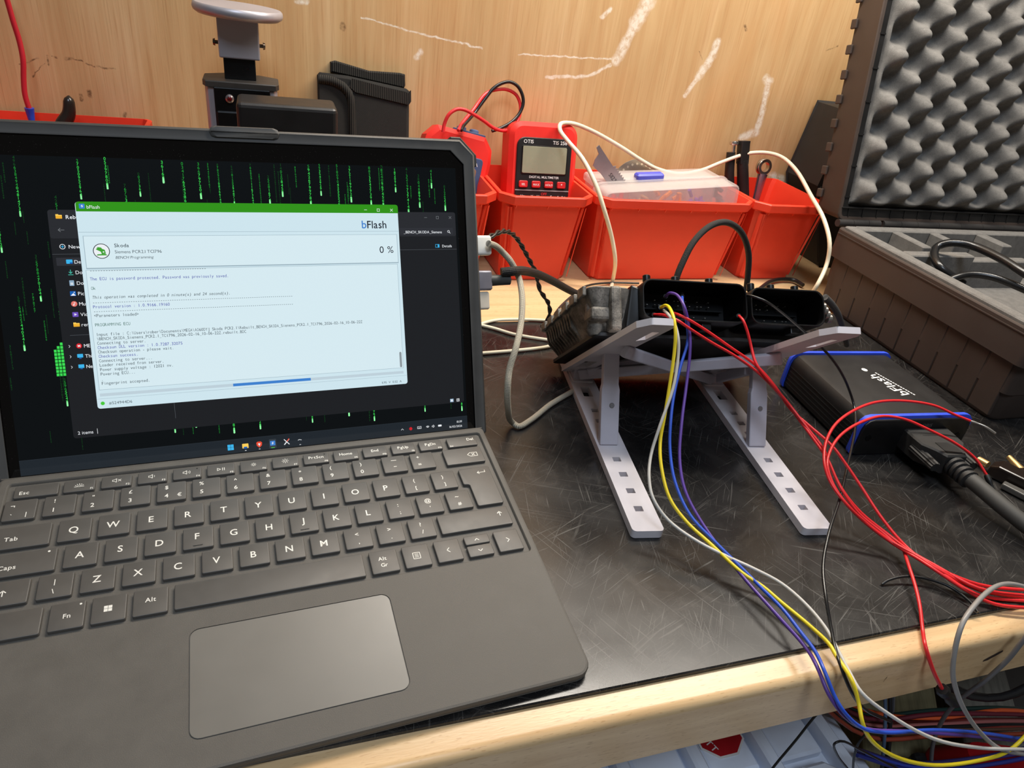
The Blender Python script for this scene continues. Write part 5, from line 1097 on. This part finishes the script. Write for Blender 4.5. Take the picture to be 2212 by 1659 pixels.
b = MB(); b.tube([(-13, 0, 134), (-13.4, 0, 146)], 2.2, 10, 1); b.lathe([(.2, 145), (5.4, 145), (6.2, 147), (5.4, 149.5), (.2, 149.5)], 14, 'z', (-13.2, 0, 0)); b.build('bolt_head', mat('chrome', (210, 206, 200), .2, .95), cu, 40)
b = MB(); b.tube([(10, -3, 14), (12, -3, 50), (6, -3, 92), (0, -3, 126)], 8.6, 12, 5, taper=lambda q: 1-.15*q); b.build('grip', tbk, cu, 60)
b = MB(); b.rings([[(x, y, z) for x, y in rrect(x0-6.2, x0+6.2, -9, 3, 1.5, 3)] for x0, z in ((.4, 122), (-1.2, 146), (-1.0, 150))]); b.build('grip_tip', tbk, cu, 40)
b = MB(); b.lathe([(.2, -12), (5.4, -12), (5.4, 5), (.2, 5)], 18, 'y', (9, 0, 34)); b.build('pivot_bolt', _mats['chrome'], cu, 40)
b = MB(); b.box(4, 20, -4, 4, 2, 40); b.build('jaw', mat('jaw_steel', (70, 68, 70), .35, .8), cu, bevel=3)
sp_ = thing('spanner', 'chrome ring spanner leaning in the end bin beside the cutters', 'spanner', M=leaning(602, 766, 2, 8, 2))
b = MB(); b.tube([(0, 0, 2), (0, 0, 60), (1, 0, 112)], 5.4, 12, 4, taper=lambda q: 1.2-.45*math.sin(math.pi*q)); b.build('shank', mat('chrome_violet', (168, 166, 190), .22, .9), sp_, 60)
b = MB(); n = 24
b.rings([[(0+r*math.cos(2*math.pi*j/n), y, 121+r*math.sin(2*math.pi*j/n)) for j in range(n)] for r, y in ((6.2, -3.6), (9.8, -3.6), (10.6, -2.4), (10.6, 2.4), (9.8, 3.6), (6.2, 3.6), (6.2, -3.6))], False, False); b.build('ring_end', _mats['chrome'], sp_, 40)
# ---------------------------------------------------------------- column stand behind the tablet
cst = thing('column_stand', 'silver and black column stand with round silver cap behind the tablet', 'stand', (-23, 728, BZ), 0)
sil = mat('silver_paint', (176, 172, 178), .4, .35, .5, vary=.04, scale=30); bpl = mat('gloss_black', (14, 14, 15), .3, 0, .5)
def oct_(w, d0, d1, c): return [(-w, d0+c), (-w+c*.4, d0), (w-c*.4, d0), (w, d0+c), (w, d1-c*1.6), (w-c*2.4, d1), (-w+c*2.4, d1), (-w, d1-c*1.6)]
b = MB(); b.prism(oct_(31, -8, 34, 6), 0, 184); b.build('column', sil, cst, bevel=1.5)
b = MB(); b.prism(oct_(32.6, -10, 36, 7), 184, 189, .8); b.build('top_plate', mat('cap_plastic', (58, 54, 50), .5), cst)
b = MB(); b.box(-23.5, 24.5, -11, -6, 2, 184); b.build('front_panel', bpl, cst, bevel=.8)
b = MB(); b.box(-22.5, 23.5, -12.6, -10, 6, 164); b.build('slider', bpl, cst, bevel=1.5)
b = MB(); b.lathe([(.2, -13.6), (2.4, -13.6), (3.6, -12.6), (3.8, -10.6)], 20, 'y', (-10.5, 0, 175)); k = b.build('indicator', mat('lamp_rim', (150, 140, 140), .25, .7), cst, 40)
b = MB(); b.lathe([(.2, -14.2), (1.6, -14.0), (2.4, -13.3)], 16, 'y', (-10.5, 0, 175)); b.build('indicator_lens', mat('lens_red', (96, 18, 20), .15), k, 40)
b = MB(); b.box(-14, 13, 4, 22, 189, 214); b.build('neck', bpl, cst, bevel=.6)
b = MB(); b.box(-17, 17.5, 0, 26, 207, 240); b.build('head_block', sil, cst, bevel=1.2)
for s_, x in ((-1, -17), (1, 17.5)):
    b = MB(); b.lathe([(1.6, x), (1.6, x+s_*3), (3.2, x+s_*3), (2.6, x+s_*4.8), (.2, x+s_*5.2)], 14, 'x', (0, 12, 218)); b.build('thumb_bolt', mat('bolt_dark', (120, 108, 96), .25, .9), cst, 40)
b = MB(); b.M = Matrix.Translation((1, 14, 240)) @ Matrix.Rotation(math.radians(2), 4, 'Y'); b.lathe([(24, -.5), (34, 0), (37, 2), (38, 4.6), (37.4, 7.6), (36, 8.8), (.2, 9)], 56); b.build('round_cap', sil, cst, 40)
b = MB(); b.box(-9, 3, -40, -12, 122, 152); b.build('bracket', bpl, cst, bevel=3)
b = MB(); b.box(-3, 79, -80, -40, 120, 186); b.build('arm_head', mat('head_black', (36, 34, 33), .4, 0, .5, vary=.1, scale=40, bump=.12, fscale=900), cst, bevel=4, seg=3)
# ---------------------------------------------------------------- folded tool pouch
po = thing('tool_pouch', 'black fabric tool pouch folded up against the plywood', 'pouch', M=leaning(98, 792, 0, 7))
def weave():
    m, t = base('nylon', (38, 36, 34), .85, 0, .25)
    w1 = t.new('ShaderNodeTexWave'); w1.inputs['Scale'].default_value = 420; t.link(t.coord((1, 1, 1), (0, .8, 0)), w1.inputs['Vector'])
    t.link(t.ramp(w1.outputs[1], [(.2, lin((24, 23, 22))), (.8, lin((52, 50, 47)))]), t.b.inputs['Base Color']); t.bump(w1.outputs[1], .4, .0005); return m
def webbing():
    m, t = base('webbing', (34, 32, 30), .8, 0, .25)
    w1 = t.new('ShaderNodeTexWave'); w1.inputs['Scale'].default_value = 160; t.link(t.coord((1, .35, .35)), w1.inputs['Vector'])
    t.link(t.ramp(w1.outputs[1], [(.3, lin((18, 17, 16))), (.7, lin((60, 57, 52)))]), t.b.inputs['Base Color']); t.bump(w1.outputs[1], .6, .001); return m
ny_, wb = weave(), webbing()
b = MB(); upright(b, [(-48, 0), (47, 0), (48.5, 90), (47, 176), (44, 178), (-18, 186), (-46, 187), (-48.5, 184)], -9, 9, 3); b.build('pouch_body', ny_, po, 40)
b = MB(); upright(b, [(-14, 183), (46, 173), (48, 176), (48, 166), (46, 163), (-10, 171.5), (-16, 176)], -10.4, -7.5, .8); b.build('edge_binding', wb, po, 40)
b = MB(); upright(b, [(-35, 188), (42, 178), (43.5, 181), (43, 192), (38, 193), (5, 192.5), (-30, 199.5), (-35, 198)], -3, 8, 1.5); b.build('inner_flap', wb, po, 40)
b = MB(); upright(b, [(-49, 0), (-13, 0), (-11, 160), (-14, 172), (-22, 180), (-34, 184), (-49, 185)], -13, -8, 1.5); b.build('front_flap', ny_, po, 40)
b = MB(); b.tube([(-48, -12, 181), (-34, -13, 180), (-23, -13.4, 175), (-16.5, -13.4, 166), (-14.5, -13.2, 140), (-14, -13, 60), (-14, -12, 4)], 4.2, 10, 6); b.build('flap_binding', wb, po, 60)
# ---------------------------------------------------------------- black pliers handle in the far left bin
ph = thing('pliers', 'black dipped pliers handle standing up from the far left bin', 'pliers', M=leaning(-190, 775, 6, 5, 3))
b = MB(); b.tube([(-6, 0, 0), (-4, 0, 60), (-6, 0, 100), (-3, 0, 118), (3, 0, 130), (4.5, 0, 146)], 7.5, 14, 6, taper=lambda q: (1-.42*max(0, q-.55)/.45)*min(1, ((1-q)/.05+.02)**.5)); b.build('handle', mat('dipped_black', (40, 34, 30), .22, 0, .5), ph, 60)
b = MB(); b.tube([(-6, 4, 0), (-16, 4, 50), (-22, 4, 90), (-20, 4, 110)], 7, 14, 5); b.build('handle', _mats['dipped_black'], ph, 60)
bc = thing('dark_case', 'dark closed plastic case standing between the wall and the open case', 'case', (0, 0, BZ), 0)
b = MB(); upright(b, [(722, .3), (672, 112), (685, 204), (800, 204), (800, .3)], 748, 816, 2); b.build('case_shell', mat('case_charcoal', (40, 38, 37), .6), bc, 30)
b = MB(); upright(b, [(716, 8), (673, 106), (675, 112), (796, 112), (796, 8)], 745, 749, 1); b.build('case_panel', _mats['case_charcoal'], bc, 30)
# ---------------------------------------------------------------- clips lying at the right edge of the mat
cp = thing('crocodile_clip', 'black sleeved test clip with white mark lying by the plug', 'clip', (560, 262, 0), -65)
hk = mat('clip_brown', (34, 26, 22), .22, 0, .55)
b = MB(); b.rings([[(x, y, z) for y, z in ((8-w, 1), (8+w, 1), (8+w, hh), (8-w, hh))] for x, w, hh in ((-50, 6, 9), (-44, 8, 13), (0, 8, 13), (44, 8, 12))]); b.build('grip_upper', hk, cp, bevel=1.5)
b = MB(); b.rings([[(x, y, z) for y, z in ((-6-w, 1), (-6+w, 1), (-6+w, hh), (-6-w, hh))] for x, w, hh in ((-36, 3.5, 6), (-20, 4, 6), (50, 3, 4))]); b.build('grip_lower', mat('clip_grey', (84, 82, 78), .4), cp, bevel=1)
b = MB(); b.tube([(-52, 9, 6), (-60, 12, 5)], 3, 8, 2); b.build('jaw_tip', mat('brass', (226, 190, 130), .3, .8), cp, 50)
b = MB(); b.tube([(-2, 0, 13.2), (2, 5, 13.6), (12, 7, 13.6), (20, 2, 13.2), (20, -4, 11)], .8, 6, 4); b.build('white_mark', wprint, cp, 50)
cp2 = thing('crocodile_clip', 'black test clip with brass tip pointing up at the right edge', 'clip', (566, 276, 0), -100)
b = MB(); b.rings([[(x, y, z) for y, z in ((-w, 1), (w, 1), (w, hh), (-w, hh))] for x, w, hh in ((-26, 5, 10), (-10, 7, 12), (40, 7, 12))]); b.build('grip_upper', hk, cp2, bevel=1.5)
b = MB(); b.tube([(-25, 0, 6), (-42, 0, 8)], 3.4, 10, 2, taper=lambda q: 1-.35*q); b.build('jaw_tip', _mats['brass'], cp2, 50)

# ---------------------------------------------------------------- below the bench: crate, timber, wire bundle
cr = thing('storage_crate', 'pale grey ribbed plastic crate under the bench with red sticker', 'crate', (0, 0, -170), 0)
crm = mat('crate_grey', (226, 232, 244), .55, 0, .4, vary=.1, scale=14)
b = MB(); b.prism(rrect(-160, 416, 20, 520, 10), -300, -14, 3); b.build('crate_body', crm, cr, 30)
for i in range(9):
    x = 366-i*57
    b = MB(); b.prism(rrect(x-26, x+14, 214, 500, 2), -14.2, -6, 2); b.build('lid_panel', crm, cr, 30)
    b = MB(); b.prism([(x-40, 60), (x+12, 60), (x+12, 196), (x+2, 204), (x-16, 204), (x-26, 194), (x-40, 186)], -14.2, 3, 3); b.build('lid_boss', crm, cr, 30)
    b = MB(); b.prism(rrect(x+17, x+27, 60, 510, 2), -14.2, 3, 2); b.build('lid_rib', crm, cr, 30)
b = MB(); st = [(19*math.cos(math.radians(22.5+45*i)), 17*math.sin(math.radians(22.5+45*i))) for i in range(8)]
b.M = Matrix.Translation((303, 243, -5.9)); b.prism(off(st, 1.6), 0, .5); k = b.build('sticker', mat('sticker_white', (232, 230, 226), .5), cr)
b = MB(); b.M = Matrix.Translation((303, 243, -5.35)); b.prism(st, 0, .3); b.build('sticker_red', mat('sticker_red', (178, 20, 30), .45), k)
b = MB(); b.M = Matrix.Translation((289, 240, -5.0)) @ Matrix.Rotation(math.radians(-70), 4, 'Z'); text(b, 'TT', 0, 0, 7.5, bold=1); b.build('sticker_text', _mats['sticker_white'], k)
def timber(label, x, y, z, rz, w, d, L, col, rx=0):
    t = thing('timber', label, 'timber', (x, y, z), rz)
    m, n_ = base('timber_'+str(x), col, .75, 0, .3); g = n_.noise(n_.coord((60, 4, 60)), 2, 4, .6, .8)
    n_.link(n_.ramp(g, [(.3, tuple(c*.55 for c in lin(col))), (.55, lin(col)), (.75, tuple(min(1, c*1.25) for c in lin(col)))]), n_.b.inputs['Base Color'])
    b = MB(); b.box(-w/2, w/2, -L/2, L/2, 0, d); b.build('beam', m, t, bevel=2); return t
timber('pale square timber leaning below the bench at the right', 575, 300, -330, -38, 74, 70, 520, (150, 140, 104))
timber('grey weathered timber beside the pale one below the bench', 690, 290, -345, -38, 60, 66, 560, (122, 116, 104))
timber('second pale timber nearest the crate below the bench', 470, 180, -380, -38, 66, 70, 480, (158, 146, 108))
rb = random.Random(8)
def bundle(pts, n, cols, spread, r, label0):
    for i in range(n):
        o_ = Vector((rb.uniform(-1, 1), rb.uniform(-1, 1), rb.uniform(-1, 1)))*spread
        nm, c = cols[i % len(cols)]
        b = MB(); b.tube([Vector(p)+o_*(.6+.8*rb.random()) for p in pts], r*rb.uniform(.8, 1.15), 7, 4)
        tag(b.build('wire', pvc('loom_'+nm, c), None, 60), label0 % nm, 'wire', 'loom wires below the bench')
bundle([(360, 300, -120), (385, 250, -150), (430, 225, -176), (490, 212, -178), (560, 205, -186), (640, 200, -205)], 9, [('dark red', (116, 40, 36)), ('black', (22, 22, 24)), ('rust', (150, 62, 40)), ('wine red', (96, 28, 40)), ('orange', (206, 84, 40)), ('dark green', (28, 50, 44)), ('pinkish', (160, 92, 86)), ('brown', (86, 58, 44)), ('brick red', (140, 50, 40))], 9, 1.7, '%s loom wire in the bundle sweeping right below the bench')
bundle([(480, 260, -62), (560, 250, -84), (650, 240, -104)], 6, [('maroon', (110, 44, 48)), ('jet black', (20, 20, 22)), ('dusky pink', (150, 86, 84)), ('crimson', (150, 30, 40)), ('ash grey', (98, 92, 92)), ('plum', (84, 40, 60))], 6, 1.7, '%s loom wire running out under the bench corner')
bundle([(420, 300, -70), (470, 240, -120), (520, 215, -150), (580, 212, -150), (640, 230, -110)], 2, [('glossy black', (16, 16, 18)), ('matt black', (32, 32, 33))], 4, 3.2, 'thick %s cable drooping below the bench corner')
bundle([(400, 200, -170), (450, 190, -190), (520, 180, -196), (600, 172, -190)], 4, [('navy', (40, 50, 130)), ('dark violet', (60, 46, 110)), ('royal blue', (50, 70, 180)), ('indigo', (50, 44, 96))], 6, 1.5, '%s loom wire under the blue probe wire')
bundle([(430, 260, -90), (440, 225, -160), (455, 205, -240), (470, 190, -300)], 4, [('slate', (70, 76, 86)), ('charcoal', (34, 34, 36)), ('steel blue', (84, 104, 130)), ('smoke grey', (120, 118, 116))], 14, 1.5, '%s loom wire hanging down over the timber')
rp = thing('red_tool', 'dark red moulded tool body in the bottom right corner under the wires', 'tool', (560, 165, -300), -20)
b = MB(); b.rings([[(x, y, z) for x, y in rrect(-60+k, 60-k, -40+k, 40-k, 14, 4)] for k, z in ((4, 0), (0, 20), (0, 70), (14, 100))]); b.build('tool_shell', mat('tool_red', (150, 18, 22), .4), rp, 40)
b = MB(); b.box(-70, -48, -36, 36, 10, 66); b.build('grip_panel', tbk, rp, bevel=6)
